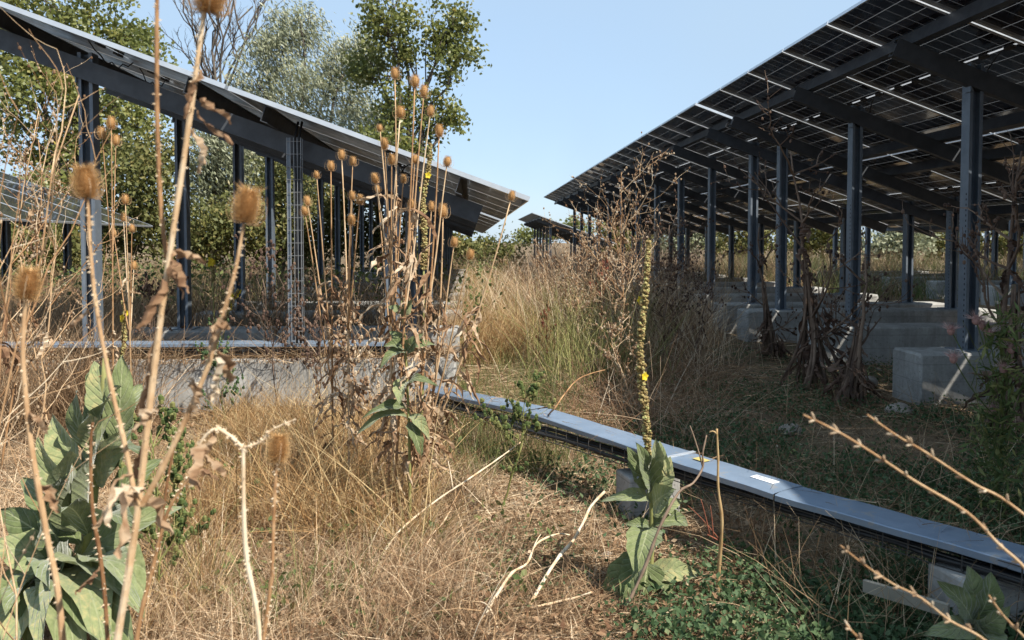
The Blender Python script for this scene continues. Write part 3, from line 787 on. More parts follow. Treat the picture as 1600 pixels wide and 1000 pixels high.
mullein('mullein with sparse hanging green leaves inside the teasel cluster', (640, 860), 4.1, (628, 470),
    [(632, 540, 609, 517, 18, .0, -.2, .15), (632, 545, 603, 536, 18, -.05, -.3, .2), (634, 550, 595, 564, 19, -.1, -.3, .25), (636, 545, 678, 531, 14, .0, .2, .18), (636, 550, 656, 521, 18, -.05, .3, .1),
     (638, 600, 677, 589, 14, -.1, .3, .25), (636, 595, 619, 627, 24, -.15, -.2, .1), (640, 650, 673, 679, 18, -.1, .2, .2), (640, 660, 654, 707, 21, -.15, .1, .12),
     (636, 640, 570, 640, 16, -.1, -.3, .25), (636, 650, 558, 672, 14, -.1, -.3, .25), (630, 500, 644, 468, 13, 0, .2, .1), (630, 490, 608, 476, 13, 0, -.2, .15)], None, 0, .009)
mullein('small young mullein sprouting at the bottom edge in front of bare litter', (632, 990), 3.2, (634, 975),
    [(632, 982, 655, 940, 20, 0, .2, .06), (632, 984, 612, 950, 18, -.05, -.2, .08), (632, 986, 665, 978, 16, -.1, .3, .12), (632, 986, 612, 985, 16, -.1, -.3, .12)], None, 0, .005)
mullein('young mullein at the bottom edge near the pale fallen sticks', (805, 1010), 3.1, (806, 985),
    [(805, 1000, 830, 960, 22, 0, .2, .08), (805, 1000, 785, 950, 24, -.05, -.2, .08), (805, 1004, 838, 990, 18, -.1, .3, .12), (805, 1004, 780, 985, 20, -.1, -.3, .12), (805, 1000, 808, 945, 22, .05, 0, .05)], None, 0, .005)
mullein('mullein with broad leaves in shade before the second concrete block', (1520, 1030), 2.45, (1525, 930),
    [(1520, 975, 1480, 905, 40, -.05, -.2, .08), (1525, 970, 1560, 900, 44, 0, .2, .08), (1522, 980, 1575, 955, 36, -.1, .3, .12), (1520, 985, 1455, 985, 34, -.1, -.3, .14), (1524, 965, 1520, 885, 44, .05, 0, .05), (1524, 985, 1560, 1020, 40, -.15, .2, .15)], None, 0, .01)
for lab, bp, D, tp, sp, yl in (('yellow-flowering mullein stalk beside the second dark post', (333, 560), 9.0, (330, 392), (332, 440), 9),
        ('bent mullein stalk with yellow flowers above the footing', (330, 560), 8.2, (372, 452), (352, 500), 12),
        ('dark seeded mullein stalk rising behind the footing tray', (182, 600), 6.6, (190, 470), (186, 560), 4),
        ('brown mullein seed stalk reaching above the panel edge', (650, 780), 4.6, (672, 225), (662, 420), 2)):
    mullein(lab, bp, D, tp, [], sp, yl, .011, 'mullein stalks')

# ------------------------------------------------------------------ branching dry weeds
def weed(name, label, cat, base, H, spread, nbr, mat='stem', bud='dryleaf', seed=0, r0=.008, budn=8, lean=(0, 0), group=None, budsize=.011, leaves=0, leafmat='dryleaf', levels=2, up=.75):
    r = random.Random(seed); base = Vector((base[0], base[1], 0)); root = thing(name, base, label, cat, group)
    top = Vector((lean[0], lean[1], H)); n = 10
    main = bez((0, 0, -.03), top, (r.uniform(-.06, .06), r.uniform(-.06, .06), 0), n)
    main = [p+Vector((r.uniform(-.01, .01), r.uniform(-.01, .01), 0))*H for p in main]
    b = MB(); b.tube(main, taper(n+1, r0, r0*.3), 6, r.uniform(.3, .8)); b.build('stem', M[mat], root, True)
    tw = MB(); bd = MB()
    def buds(p, d, k):
        for _ in range(k):
            q = p-d*r.uniform(0, .18)*H*.5+Vector((r.uniform(-1, 1), r.uniform(-1, 1), r.uniform(-1, 1)))*budsize*.7
            s2 = budsize*r.uniform(.5, 1.2); bd.blob(q, (s2, s2, s2*1.3), 5, 3, r.random())
    def branch(p, d, L, rad, lv):
        pts = [p.copy()]; q = p.copy(); dd = d.copy()
        for i in range(6):
            dd = (dd+Vector((r.uniform(-.22, .22), r.uniform(-.22, .22), r.uniform(-.05, .2)))).normalized(); q = q+dd*L/6; pts.append(q.copy())
            if lv > 0 and i >= 1 and r.random() < .62:
                s2 = dd.orthogonal().normalized(); s2.rotate(Matrix.Rotation(r.uniform(0, 6.28), 3, dd))
                branch(q, (dd*.8+s2*.75).normalized(), L*r.uniform(.35, .6), rad*.55, lv-1)
        tw.tube(pts, taper(7, rad, rad*.35), 4, r.uniform(.2, .9), False)
        if budn: buds(q, dd, r.randint(budn//2, budn))
    for i in range(nbr):
        f = r.uniform(.22, .98); p = main[int(f*n)]; a = r.uniform(0, 6.28)
        d = Vector((math.cos(a)*spread, math.sin(a)*spread, up*r.uniform(.5, 1.3))).normalized()
        branch(p, d, H*r.uniform(.22, .5)*(1.15-f*.6), r0*.5, levels-1)
    tw.build('twigs', M[mat], root)['kind'] = 'stuff'
    sh = bd.build('seed_heads', M[bud], root)
    if sh: sh['kind'] = 'stuff'
    for i in range(leaves):
        f = r.uniform(.1, .9); p = main[int(f*n)]; a = r.uniform(0, 6.28)
        dry_leaf(root, p, (math.cos(a), math.sin(a), r.uniform(-.4, .5)), H*r.uniform(.06, .15), H*r.uniform(.008, .02), leafmat, 1.6)
    return root
def G(x, y): 
    p = ground_at(x, y); return (p.x, p.y)

# dead burdock-like plants with shaggy bases in the shade of the overhead table
def shaggy(label, basepx, H, seed, flare, lean=(0, 0), nbr=9, group='shaggy dead burdocks'):
    g = G(*basepx); r = random.Random(seed)
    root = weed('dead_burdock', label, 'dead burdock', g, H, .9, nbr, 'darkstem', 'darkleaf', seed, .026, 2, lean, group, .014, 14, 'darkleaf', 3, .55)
    for i in range(11):                                          # twisted trunk strands
        a = 6.28*i/11+r.uniform(-.3, .3); p = []; tw_ = r.uniform(.6, 1.8); fl = flare*r.uniform(.5, 1.2)
        for k in range(9):
            t = k/8; rad = fl*(1-t)**2.4+.03*(1-.3*t)
            p.append(Vector((math.cos(a+t*tw_)*rad+lean[0]*t*.55, math.sin(a+t*tw_)*rad+lean[1]*t*.55, H*.55*t-.02)))
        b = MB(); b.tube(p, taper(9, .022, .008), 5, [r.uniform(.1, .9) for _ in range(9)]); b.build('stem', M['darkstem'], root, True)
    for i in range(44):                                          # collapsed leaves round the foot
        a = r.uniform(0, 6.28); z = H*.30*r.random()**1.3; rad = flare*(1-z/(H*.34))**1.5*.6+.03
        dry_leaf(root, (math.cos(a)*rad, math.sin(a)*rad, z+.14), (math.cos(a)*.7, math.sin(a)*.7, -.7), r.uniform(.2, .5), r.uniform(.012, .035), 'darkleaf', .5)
    return root
shaggy('thick shaggy dead burdock in front of the second concrete footing', (1278, 606), 2.45, 41, .32, (-.25, .1), 11)
shaggy('thin dead burdock leaning on the second steel post', (1328, 630), 1.4, 42, .12, (.12, 0), 4)
shaggy('dead burdock cut by the picture edge beside the nearest post', (1578, 690), 2.2, 43, .18, (.1, .1), 12)
shaggy('dead burdock behind the shaggy one, before the third post', (1205, 560), 1.7, 44, .12, (-.2, 0), 5)

# brown tangled giants in the corridor edge
for i, (bx, by, H, ln, m, nb, lab) in enumerate((
        (985, 585, 2.3, (-.12, .0), 'stem', 22, 'tallest tangled brown weed towering before the receding table'),
        (1035, 590, 1.7, (.1, .1), 'darkstem', 17, 'dark tangled weed beside the mullein spike top'),
        (940, 560, 1.6, (-.1, 0), 'stem', 16, 'brown tangled weed left of the tallest one'),
        (1085, 575, 1.3, (.2, 0), 'darkstem', 9, 'dark leafless weed in front of the third footing'),
        (900, 540, 1.45, (.05, 0), 'stem', 10, 'pale branching weed rising at the shade edge'),
        (862, 530, 1.35, (-.12, 0), 'stem', 9, 'pale forked weed below the far table'),
        (835, 520, 1.15, (-.05, 0), 'stem', 8, 'slim pale weed next to the drooping panel corner'))):
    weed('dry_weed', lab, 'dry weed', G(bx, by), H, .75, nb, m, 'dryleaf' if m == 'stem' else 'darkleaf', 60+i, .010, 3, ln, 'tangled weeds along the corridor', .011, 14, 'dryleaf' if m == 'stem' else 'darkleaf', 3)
for i, (bx, by, H, ln, m, nb, lab) in enumerate((
        (965, 610, 1.35, (.15, 0), 'stem', 14, 'bent brown weed at the shade edge just above the tray'),
        (1010, 560, 1.9, (.12, 0), 'stem', 16, 'twiggy brown weed close behind the mullein spike'),
        (915, 585, 1.15, (-.15, 0), 'stem', 12, 'low twiggy weed where sun turns to shade'),
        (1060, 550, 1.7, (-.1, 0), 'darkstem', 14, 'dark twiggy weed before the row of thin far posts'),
        (875, 515, 1.5, (.1, 0), 'stem', 12, 'upright twiggy weed under the tip of the receding table'),
        (800, 500, 1.2, (-.1, 0), 'stem', 10, 'twiggy pale weed in the middle of the golden corridor'),
        (765, 510, 1.0, (.12, 0), 'stem', 10, 'low twiggy weed beside the stepped footing ends'),
        (1000, 640, .8, (-.3, 0), 'stem', 12, 'collapsed brown weed lying above the tray behind the mullein'))):
    weed('dry_weed', lab, 'dry weed', G(bx, by), H, .95, nb, m, 'dryleaf' if m == 'stem' else 'darkleaf', 260+i, .007, 2, ln, 'tangled weeds along the corridor', .009, 6, 'dryleaf' if m == 'stem' else 'darkleaf', 3)
for i, (bx, by, H, lab) in enumerate(((938, 560, 1.25, 'rust-red dock with dense seed spikes in the dark weeds'), (858, 580, .75, 'small rust-red dock at the shade edge'), (952, 545, 1.3, 'second rust-red dock behind the denser one'))):
    weed('red_dock', lab, 'dock', G(bx, by), H, .22, 9, 'red', 'red', 80+i, .008, 26, (U(-.1, .1), 0), 'rust-red docks', .012, 0, 'red', 1, 1.0)
# twiggy brown brush at the left edge
for i, (x, y, D, H, ln, nb, bs, lab) in enumerate((
        (18, 1000, 1.9, 1.45, (-.12, .1), 7, .0035, 'greyish budded weed at the picture edge beside the blurred teasel'),
        (-60, 1000, 1.8, 1.85, (.22, .1), 8, .0035, 'leaning greyish weed crossing in front of the far panel'),
        (45, 1000, 2.3, 1.25, (-.16, .1), 6, .004, 'thin greyish weed rising at the mullein edge'),
        (0, 760, 5.2, 2.15, (.30, 0), 6, .006, 'tall reddish-brown weed before the far panel top'),
        (60, 740, 5.7, 1.8, (.2, 0), 5, .006, 'bushy reddish-brown weed between far panel and post'),
        (-60, 760, 5.0, 2.3, (.5, 0), 6, .006, 'leaning reddish-brown weed entering at the picture edge'),
        (80, 720, 6.0, 1.4, (-.2, 0), 9, .007, 'low brown weed against the footing corner'))):
    g = at(x, y, D)
    weed('dry_weed', lab, 'dry weed', (g.x, g.y), H, .55, nb, 'stem', 'dryleaf', 90+i, .004 if D < 3 else .008, 3 if D < 3 else 5, ln, 'brown brush at the edge', bs, 6 if D > 3 else 0, 'dryleaf', 2 if D < 3 else 3)
# weeds in front of / on the footing
for i, (x, y, D, H, m, bd, lab) in enumerate((
        (440, 690, 6.6, 1.35, 'darkstem', 'darkleaf', 'dark brown weed in front of the mesh riser'),
        (360, 680, 6.4, .8, 'weedgreen', 'cover', 'bushy green weed in front of the sunlit footing'),
        (500, 700, 6.2, .95, 'darkstem', 'darkleaf', 'arching dark weed curving over the footing end'),
        (270, 640, 7.9, 1.1, 'darkstem', 'darkleaf', 'dark seedy weed behind the footing tray'),
        (400, 600, 8.3, 1.0, 'stem', 'dryleaf', 'pale thin weed inside the shaded table bay'),
        (775, 800, 4.4, .7, 'greenstem', 'weedgreen', 'small green wispy weed beside the tray middle'),
        (250, 950, 3.3, .75, 'greenstem', 'weedgreen', 'green thin weed between mullein and straw'),
        (310, 900, 3.6, .6, 'greenstem', 'weedgreen', 'low green thin weed in the straw'),
        (560, 720, 5.6, .9, 'stem', 'dryleaf', 'brown weed at the foot of the teasel cluster'),
        (735, 560, 9.4, .8, 'greenstem', 'weedgreen', 'yellow-green weed beside the footing ends'))):
    g = at(x, y, D)
    weed('weed', lab, 'weed', (g.x, g.y), H, .55, 14, m, bd, 120+i, .006, 7, (U(-.15, .15), 0), 'weeds around the footing', .011, 6 if m == 'stem' else 0, 'dryleaf', 2)

# thistle
def thistle():
    root = weed('thistle', 'green spiny thistle with faded pinkish heads before the nearest footing', 'thistle', G(1560, 830), 1.25, .4, 12, 'weedgreen', 'weedgreen', 150, .008, 0, (-.02, 0), None, .012, 0, 'cover', 2, .9)
    o = root.location; lf = []
    for i in range(900):
        z = U(.1, 1.15); a = U(0, 6.28); rad = U(.01, .16)*(1.1-z*.4); lf.append((rad*math.cos(a), rad*math.sin(a), z))
    lf = np.array(lf); leaf_cards('foliage', M['weedgreen'], lf, rng.uniform(.03, .09, len(lf)), rng.random(len(lf)), root, .22)
    for (x, y) in ((1486, 516), (1535, 508), (1545, 520), (1490, 560), (1580, 545), (1568, 575), (1550, 640), (1525, 500)):
        p = at(x, y, o.y+U(-.1, .1))-o; b = MB(); b.blob(p, (.02, .02, .028), 7, 5, .3)
        for k in range(110):
            a = U(0, 6.28); e = U(.2, 1.4); d = Vector((math.cos(a)*math.cos(e), math.sin(a)*math.cos(e), math.sin(e))); s2 = d.orthogonal().normalized()*.002
            b.add([p+d*.01-s2, p+d*.01+s2, p+d*U(.045, .08)], [(0, 1, 2)], U(.2, 1))
        b.build('flower_head', M['pink'], root)
        st = Vector((U(-.03, .03), U(-.03, .03), max(.3, p.z-.35))); b = MB(); q = bez(st, p, (0, 0, -.04), 6); b.tube(q, .003, 5, .5); b.build('stem', M['weedgreen'], root)
thistle()

# sunlit budded stalks in the near corner
def budded(label, pts, D, w0, w1, seed):
    r = random.Random(seed); o = at(pts[-1][0], pts[-1][1], D); o = Vector((o.x, o.y, 0))
    root = thing('budded_stalk', o, label, 'dry stalk', 'sunlit budded stalks'); k = D/F
    p = smooth_path([at(x, y, D)-o for (x, y) in pts], 5); n = len(p); b = MB()
    b.tube(p, taper(n, w1*k*.38, w0*k*.38), 7, [.35+.5*i/n+r.uniform(-.1, .1) for i in range(n)]); b.build('stem', M['stem'], root, True)
    b = MB()
    for i in range(2, n-1, 3):
        for _ in range(r.randint(1, 4)):
            d = (p[i]-p[i+1]).normalized(); q = d.orthogonal().normalized(); q.rotate(Matrix.Rotation(r.uniform(0, 6.28), 3, d)); d2 = (d*.8+q*.7).normalized()
            b.blob(p[i]+d2*6*k, (2.2*k, 2.2*k, r.uniform(4, 11)*k), 6, 4, r.uniform(.5, 1), d2)
    b.build('buds', M['dryleaf'], root, True)['kind'] = 'stuff'
budded('upper long budded stalk, tip in front of dark shade', [(1355, 648), (1400, 680), (1445, 706), (1520, 755), (1575, 785), (1660, 860), (1760, 1000), (1800, 1400)], 1.15, 7, 4, 1)
budded('long budded stalk running down to the picture edge over the tray', [(1255, 648), (1310, 675), (1370, 712), (1430, 752), (1510, 800), (1560, 850), (1605, 892), (1690, 1000), (1760, 1300)], 1.1, 8, 4, 2)
budded('lower budded stalk starting below the tray', [(1313, 852), (1350, 882), (1395, 912), (1440, 935), (1485, 970), (1545, 1005), (1640, 1100), (1720, 1300)], 1.1, 6, 3, 3)
budded('short budded stalk tip at the bottom corner', [(1322, 976), (1345, 1000), (1400, 1050), (1480, 1200), (1540, 1400)], 1.1, 6, 4, 4)
budded('faint budded stalk near the corner leaves', [(1545, 930), (1568, 962), (1605, 1000), (1660, 1060), (1720, 1300)], 1.2, 6, 4, 5)

# upright bare stalks and fallen sticks
def stick(name, label, pts, r0, r1, mat='stem', tint=.8, group=None, forks=()):
    pts = [Vector(p) for p in pts]; r0 *= .68; r1 *= .68
    pts = [q for k, p in enumerate(pts) for q in ([p] if k == 0 else [pts[k-1].lerp(p, .5)+Vector((U(-1, 1), U(-1, 1), U(-1, 1)))*.018, p])]
    o = Vector((pts[0].x, pts[0].y, 0)); root = thing(name, o, label, 'stick' if name != 'bare_stalk' else 'dry stalk', group)
    p = smooth_path([q-o for q in pts], 4); b = MB(); b.tube(p, [q*U(.8, 1.25) for q in taper(len(p), r0, r1)], 7, [tint+U(-.3, .1) for _ in p]); b.build('stem', M[mat], root, True)
    for (f, e) in forks:
        s2 = p[int(f*(len(p)-1))]; e = Vector(e)-o; q = bez(s2, e, (0, 0, .01), 5); b = MB(); b.tube(q, taper(6, r1, r1*.5), 6, tint); b.build('branch', M[mat], root, True)
Y = 3.25
stick('bare_stalk', 'straight ochre stalk standing before the tray sticker', [at(1126, 985, Y), at(1124, 880, Y), at(1122, 760, Y), at(1120, 670, Y)], .012, .006, 'gold', .75, 'bare stalks by the tray', [(.98, at(1108, 676, Y))])
stick('bare_stalk', 'grey stalk leaning across the flowering mullein', [at(965, 975, 3.1), at(1010, 880, 3.15), at(1060, 770, 3.2), at(1098, 730, 3.25), at(1104, 680, 3.25)], .011, .005, 'darkstem', .95, 'bare stalks by the tray', [(.75, at(1078, 665, 3.25))])
gp = ground_at
stick('fallen_stick', 'pale forked stick propped on the straw, tip near the concrete block', [gp(828, 945, .05), gp(875, 868, .12), gp(912, 815, .2), gp(945, 768, .3)], .013, .009, 'stem', .95, 'pale fallen sticks', [(.72, gp(913, 828, .1))])
stick('fallen_stick', 'pale bent stick lying left of the forked one', [gp(748, 975, .05), gp(800, 895, .12), gp(838, 850, .16), gp(890, 836, .14)], .011, .005, 'stem', .9, 'pale fallen sticks', [(.6, gp(845, 835, .2))])
stick('fallen_stick', 'long pale stick slanting up from the straw towards the tray', [gp(590, 880, .04), gp(640, 815, .15), gp(730, 750, .3), gp(815, 690, .4)], .010, .005, 'stem', .95, 'pale fallen sticks', [(.6, gp(700, 720, .4))])
stick('fallen_stick', 'thin pale stick on the ground by the mullein base', [gp(830, 950, .05), gp(880, 938, .06), gp(925, 925, .08)], .009, .005, 'stem', .9, 'pale fallen sticks')
stick('fallen_stick', 'short pale stick lying beneath the slanting one', [gp(664, 855, .06), gp(690, 820, .12), gp(706, 795, .15)], .007, .004, 'stem', .9, 'pale fallen sticks')
stick('fallen_stick', 'pale crossing stick in front of the tray block', [gp(800, 1000, .05), gp(770, 960, .08), gp(735, 940, .1)], .007, .004, 'stem', .9, 'pale fallen sticks')
stick('fallen_stick', 'white broken stub beside the mullein base', [ground_at(1090, 990), at(1082, 940, 3.3), at(1072, 900, 3.3)], .014, .012, 'stem', 1.0, 'pale fallen sticks')
stick('fallen_stick', 'reddish stick slanting in shade right of the ochre stalk', [ground_at(1195, 925)+Vector((0, 0, .02)), at(1150, 870, 3.6), at(1105, 835, 3.6)], .009, .004, 'red', .9, 'reddish sticks', [(.8, at(1075, 790, 3.6)), (.9, at(1110, 790, 3.6)), (.95, at(1095, 780, 3.6))])
stick('fallen_stick', 'orange arching stem lying over the tray edge', [ground_at(820, 700)+Vector((0, 0, .1)), at(865, 640, 5.0), at(900, 595, 5.3), at(945, 578, 5.5)], .008, .005, 'stem', .35, 'reddish sticks', [(.4, at(840, 640, 5.1))])

# stones
def stone(label, px, r, seed):
    g = ground_at(*px); b = MB(); q = random.Random(seed); b.blob((0, 0, 0), (r, r*.8, r*.55), 12, 8, .5)
    b.v = [tuple(c*(1+.12*math.sin(5*v[0]/r+seed)*math.cos(4*v[1]/r)+q.uniform(-.02, .02)) for c in v) for v in b.v]
    o = b.build('stone', M['stone'], None, True); o.location = (g.x, g.y, r*.25); o.rotation_euler = (0, 0, seed)
    tag(o, label, 'stone', 'stones in the shade')
for i, (lab, px, r) in enumerate((('rounded stone at the corner of the nearest concrete footing', (1358, 602), .12), ('flat stone in front of the nearest footing corner', (1405, 648), .13), ('pale stone in the green cover above the tray', (1236, 678), .10),
        ('small stone in the green cover left of the mullein', (948, 872), .035), ('stone below the tray in dark shade', (1298, 915), .035), ('small stone below the tray joint', (1215, 915), .04), ('stone between the shaggy burdock and the footing', (1375, 580), .06))):
    stone(lab, px, r, i+1)

# ------------------------------------------------------------------ trees
def limb(b, p0, p1, r0, r1, n=7, wob=.25, tint=.5):
    p0, p1 = Vector(p0), Vector(p1); L = (p1-p0).length
    pts = [p0.lerp(p1, i/n)+Vector((U(-1, 1), U(-1, 1), U(-.5, .5)))*(wob*L/n if 0 < i < n else 0)+Vector((0, 0, 1))*(.08*L*math.sin(math.pi*i/n)) for i in range(n+1)]
    b.tube(pts, taper(n+1, r0, r1), 7, tint); return pts
def tree(label, basepx, D, forkpy, lobes, mat, nleaf, lsize, aspect, group, clump=.45, droop=None, name='tree', per=75, trunk_r=.28, twigs=5):
    g = at(basepx[0], basepx[1], D); o = Vector((g.x, g.y, -.6 if D > 40 else 0)); root = thing(name, o, label, 'tree' if name.endswith('tree') else 'shrub', group)
    fk = at(basepx[0]+U(-10, 10), forkpy, D)-o
    b = MB(); limb(b, (0, 0, 0), fk, trunk_r, trunk_r*.65, 7, .12)
    k = D/F; tot = sum(l[2]*l[3] for l in lobes); C = []; S = []; T = []
    for (x, y, rx, ry) in lobes:
        dy = U(-.8, .8)*rx*k; c = at(x, y, D+dy)-o
        pts = limb(b, fk, c, trunk_r*.4, trunk_r*.1, 7, .3)
        for _ in range(twigs):
            a = Vector((U(-1, 1)*rx*k, U(-1, 1)*rx*k, U(-.6, 1)*ry*k))*.8
            limb(b, pts[rnd.randrange(4, 8)], c+a, trunk_r*.12, .01, 5, .3)
        nl = int(nleaf*rx*ry/tot); nc = max(3, nl//per)
        u = rng.normal(size=(nc, 3)); u /= np.linalg.norm(u, axis=1, keepdims=True); u *= (rng.random(nc)**.45)[:, None]
        cc = np.array(c)[None]+u*np.array([rx*k, rx*k*.9, ry*k])[None]
        ct = rng.normal(.45, .13, nc)
        idx = rng.integers(0, nc, nl)
        C.append(cc[idx]+rng.normal(size=(nl, 3))*clump*np.array([1, 1, .75])); T.append(ct[idx]+rng.normal(0, .14, nl)); S.append(rng.uniform(.65, 1.3, nl)*lsize)
    b.build('trunk', M['bark'], root, True)
    leaf_cards('crown', M[mat], np.concatenate(C), np.concatenate(S), np.concatenate(T), root, aspect, droop)
    return root
tree('large green poplar at the picture edge behind the near table', (110, 440), 32, 300, [(20, 40, 75, 80), (110, 20, 80, 70), (200, 40, 60, 60), (40, 150, 75, 80), (130, 130, 70, 70), (225, 110, 42, 55), (60, 250, 75, 70), (160, 235, 70, 75), (-60, 120, 70, 120), (120, 320, 80, 60), (20, 330, 70, 60), (220, 190, 45, 50), (60, -60, 110, 50)], 'poplar', 24000, .18, .85, 'trees behind the solar rows', .33)
tree('silvery willow with open crown above the table edge', (470, 430), 44, 300, [(430, 60, 45, 55), (405, 130, 45, 60), (470, 150, 42, 60), (520, 110, 45, 50), (550, 165, 40, 45), (440, 220, 55, 40), (520, 235, 55, 35), (470, 40, 40, 35), (560, 75, 35, 40), (400, 220, 40, 50)], 'willow', 26000, .27, .26, 'trees behind the solar rows', .42, (0.5, 0, -.8))
tree('dark green poplar with ragged crown against the sky', (635, 440), 38, 300, [(600, 30, 40, 45), (585, 100, 40, 40), (640, 70, 22, 60), (700, 40, 36, 40), (715, 95, 34, 36), (690, 80, 26, 30), (625, 165, 38, 40), (680, 175, 30, 36), (705, 180, 18, 24), (600, 235, 40, 35), (650, 235, 30, 30), (610, -40, 50, 30)], 'poplar', 11500, .19, .85, 'trees behind the solar rows', .34)
tree('low silvery willow between the two taller crowns', (590, 430), 41, 330, [(560, 215, 45, 35), (600, 200, 35, 35), (620, 260, 40, 40), (540, 270, 50, 40), (470, 290, 50, 50)], 'willow', 12000, .24, .28, 'trees behind the solar rows', .5, (0.6, 0, -.7))
tree('pale willow seen under the near table between posts', (345, 440), 34, 330, [(340, 220, 40, 50), (355, 290, 38, 40), (320, 290, 30, 50), (400, 250, 35, 50)], 'willow', 10000, .22, .3, 'trees behind the solar rows', .45, (0.5, 0, -.8))
for i, (x, y, D, lob, n, m, lab) in enumerate((
        (215, 440, 27, [(205, 290, 50, 70), (235, 350, 50, 50), (250, 260, 30, 60), (180, 370, 50, 40)], 9000, 'shrub', 'olive green shrub between the tall post and second post'),
        (330, 440, 26, [(330, 370, 55, 50), (370, 350, 40, 45), (290, 380, 40, 40)], 6000, 'shrub', 'yellowish shrub behind the second dark post'),
        (440, 440, 28, [(440, 290, 30, 70), (450, 370, 45, 50), (410, 360, 35, 50)], 7000, 'shrub', 'green shrub behind the mesh riser'),
        (545, 440, 30, [(530, 330, 40, 60), (580, 370, 50, 50), (500, 380, 40, 45)], 7000, 'shrub', 'green shrub in the gaps of the shaded posts'),
        (60, 440, 26, [(50, 390, 60, 45), (110, 400, 50, 40), (0, 390, 50, 45)], 7000, 'shrub', 'dark shrub below the far bluish panel'),
        (785, 430, 34, [(785, 400, 26, 26), (770, 420, 30, 22)], 2500, 'shrub', 'small green bush at the end of the corridor'),
        (700, 440, 45, [(690, 390, 45, 28), (740, 395, 40, 22)], 3500, 'shrub', 'bush under the far end of the shaded table'),
        (870, 430, 75, [(860, 362, 30, 12), (900, 358, 30, 14), (830, 368, 25, 10)], 3000, 'poplar', 'distant low trees behind the receding table'))):
    tree(lab, (x, y), D, y-40, lob, m, n, .16 if D < 40 else .3, .6, 'shrubs behind the solar rows', .4, None, 'shrub', 45, .07, 3)
for i, x in enumerate((980, 1080, 1190, 1290, 1400, 1500, 1610, 1720)):
    D = (58, 62, 55, 60, 50, 54, 48, 52)[i]
    tree(('first', 'second', 'third', 'fourth', 'fifth', 'sixth', 'seventh', 'eighth')[i]+' of the distant shrubs seen under the right-hand tables, counted from the corridor', (x, 420), D, 390,
         [(x+U(-20, 20), 370, 50, 35), (x+U(-40, 40), 350, 40, 30), (x+U(-40, 40), 385, 50, 22)], ('shrub', 'willow')[i % 3 == 1], 3500, .3, .6, 'distant shrubs', .5, None, 'shrub', 45, .1, 3)
def bare_tree():
    D = 46; g = at(338, 430, D); o = Vector((g.x, g.y, -.6)); root = thing('bare_tree', o, 'leafless grey tree between poplar and silvery willow', 'tree', 'trees behind the solar rows')
    b = MB(); limb(b, (0, 0, 0), at(335, 150, D)-o, .3, .16, 8, .1); b.build('trunk', M['bark'], root, True)
    b = MB()
    def rec(p, d, L, r, lv):
        pts = limb(b, p, p+d*L, r, r*.45, 6, .3, U(.3, .7))
        if lv == 0: return
        for _ in range(4):
            q = pts[rnd.randrange(2, 7)]; s2 = Vector((U(-.7, .7), U(-.7, .7), U(.1, .6))); rec(q, (d*.7+s2).normalized(), L*U(.4, .7), r*.5, lv-1)
    for (x, y) in ((300, 20), (330, -20), (365, 0), (395, 10), (345, 60), (310, 80), (380, 70)):
        e = at(x, y, D)-o; s2 = at(335+U(-4, 4), U(150, 230), D)-o; rec(s2, (e-s2).normalized(), (e-s2).length, .09, 3)
    b.build('branches', M['bark'], root)
bare_tree()

# ------------------------------------------------------------------ ground vegetation (stuff)
def px_scatter(n, x0, x1, y0, y1, pw=1.0):
    """points on the ground, denser near the viewer as the eye resolves more there"""
    out = []
    xs = rng.uniform(x0, x1, n); ys = y0+(y1-y0)*rng.random(n)**pw
    d = np.stack([(xs-PX)/F, -(ys-PY)/F, -np.ones(n)], 1) @ np.array(CM).T
    t = -CAMH/d[:, 2]; p = np.stack([d[:, 0]*t, d[:, 1]*t, np.zeros(n)], 1)
    p[:, 2] = gz(p[:, 0], p[:, 1]); return p
def off_footings(p):
    x, y = p[:, 0], p[:, 1]; m = np.ones(len(p), bool)
    for xt, fs in ((XL, fr(7.36, 3)+fr(13.8, 8)), (XR, fr(-6.44, 9)+fr(13.2, 11)), (XL-8.05, fr(6.4, 6)), (XR+8.05, fr(-2.45, 14))):
        for f in fs: m &= ~((np.abs(y-f) < .27) & (x > xt-.62) & (x < xt+3.28))
    return p[m]
def shade(p):
    """1 in the strip under the overhead table"""
    return (p[:, 0] > 1.2) & (p[:, 0] < 7.3)
def blades(name, label, mat, p, h0, h1, w, lean, tmean, tsd, seg=2, flat=False, cat='grass'):
    n = len(p); a = rng.uniform(0, 6.283, n)
    l = np.abs(rng.normal(0, lean, n)); d = np.stack([np.cos(a)*l, np.sin(a)*l, np.ones(n) if not flat else np.abs(rng.normal(0, .18, n))], 1)
    if flat: d[:, :2] = np.stack([np.cos(a), np.sin(a)], 1)
    d /= np.linalg.norm(d, axis=1, keepdims=True)
    bend = np.stack([np.cos(a), np.sin(a), -rng.random(n)*1.0], 1)*rng.uniform(.05, .5, n)[:, None]
    if flat: bend[:, 2] = -.25*rng.random(n); p = p+np.array([0, 0, .01])+np.stack([np.zeros(n), np.zeros(n), rng.random(n)*.04], 1)
    tmean = tmean+.13*(np.sin(p[:, 0]*2.1+1)*np.sin(p[:, 1]*1.7)+.7*np.sin(p[:, 0]*5.3)*np.sin(p[:, 1]*4.1+2))
    o = ribbons(name, M[mat], p, d, rng.uniform(h0, h1, n), rng.uniform(.6, 1.3, n)*w, bend, rng.normal(tmean, tsd, n), seg)
    tag(o, label, cat, None, 'stuff'); return o
def tufts(centers, per, sp):
    n = len(centers); q = np.repeat(centers, per, 0); q[:, :2] += rng.normal(size=(n*per, 2))*sp; return q

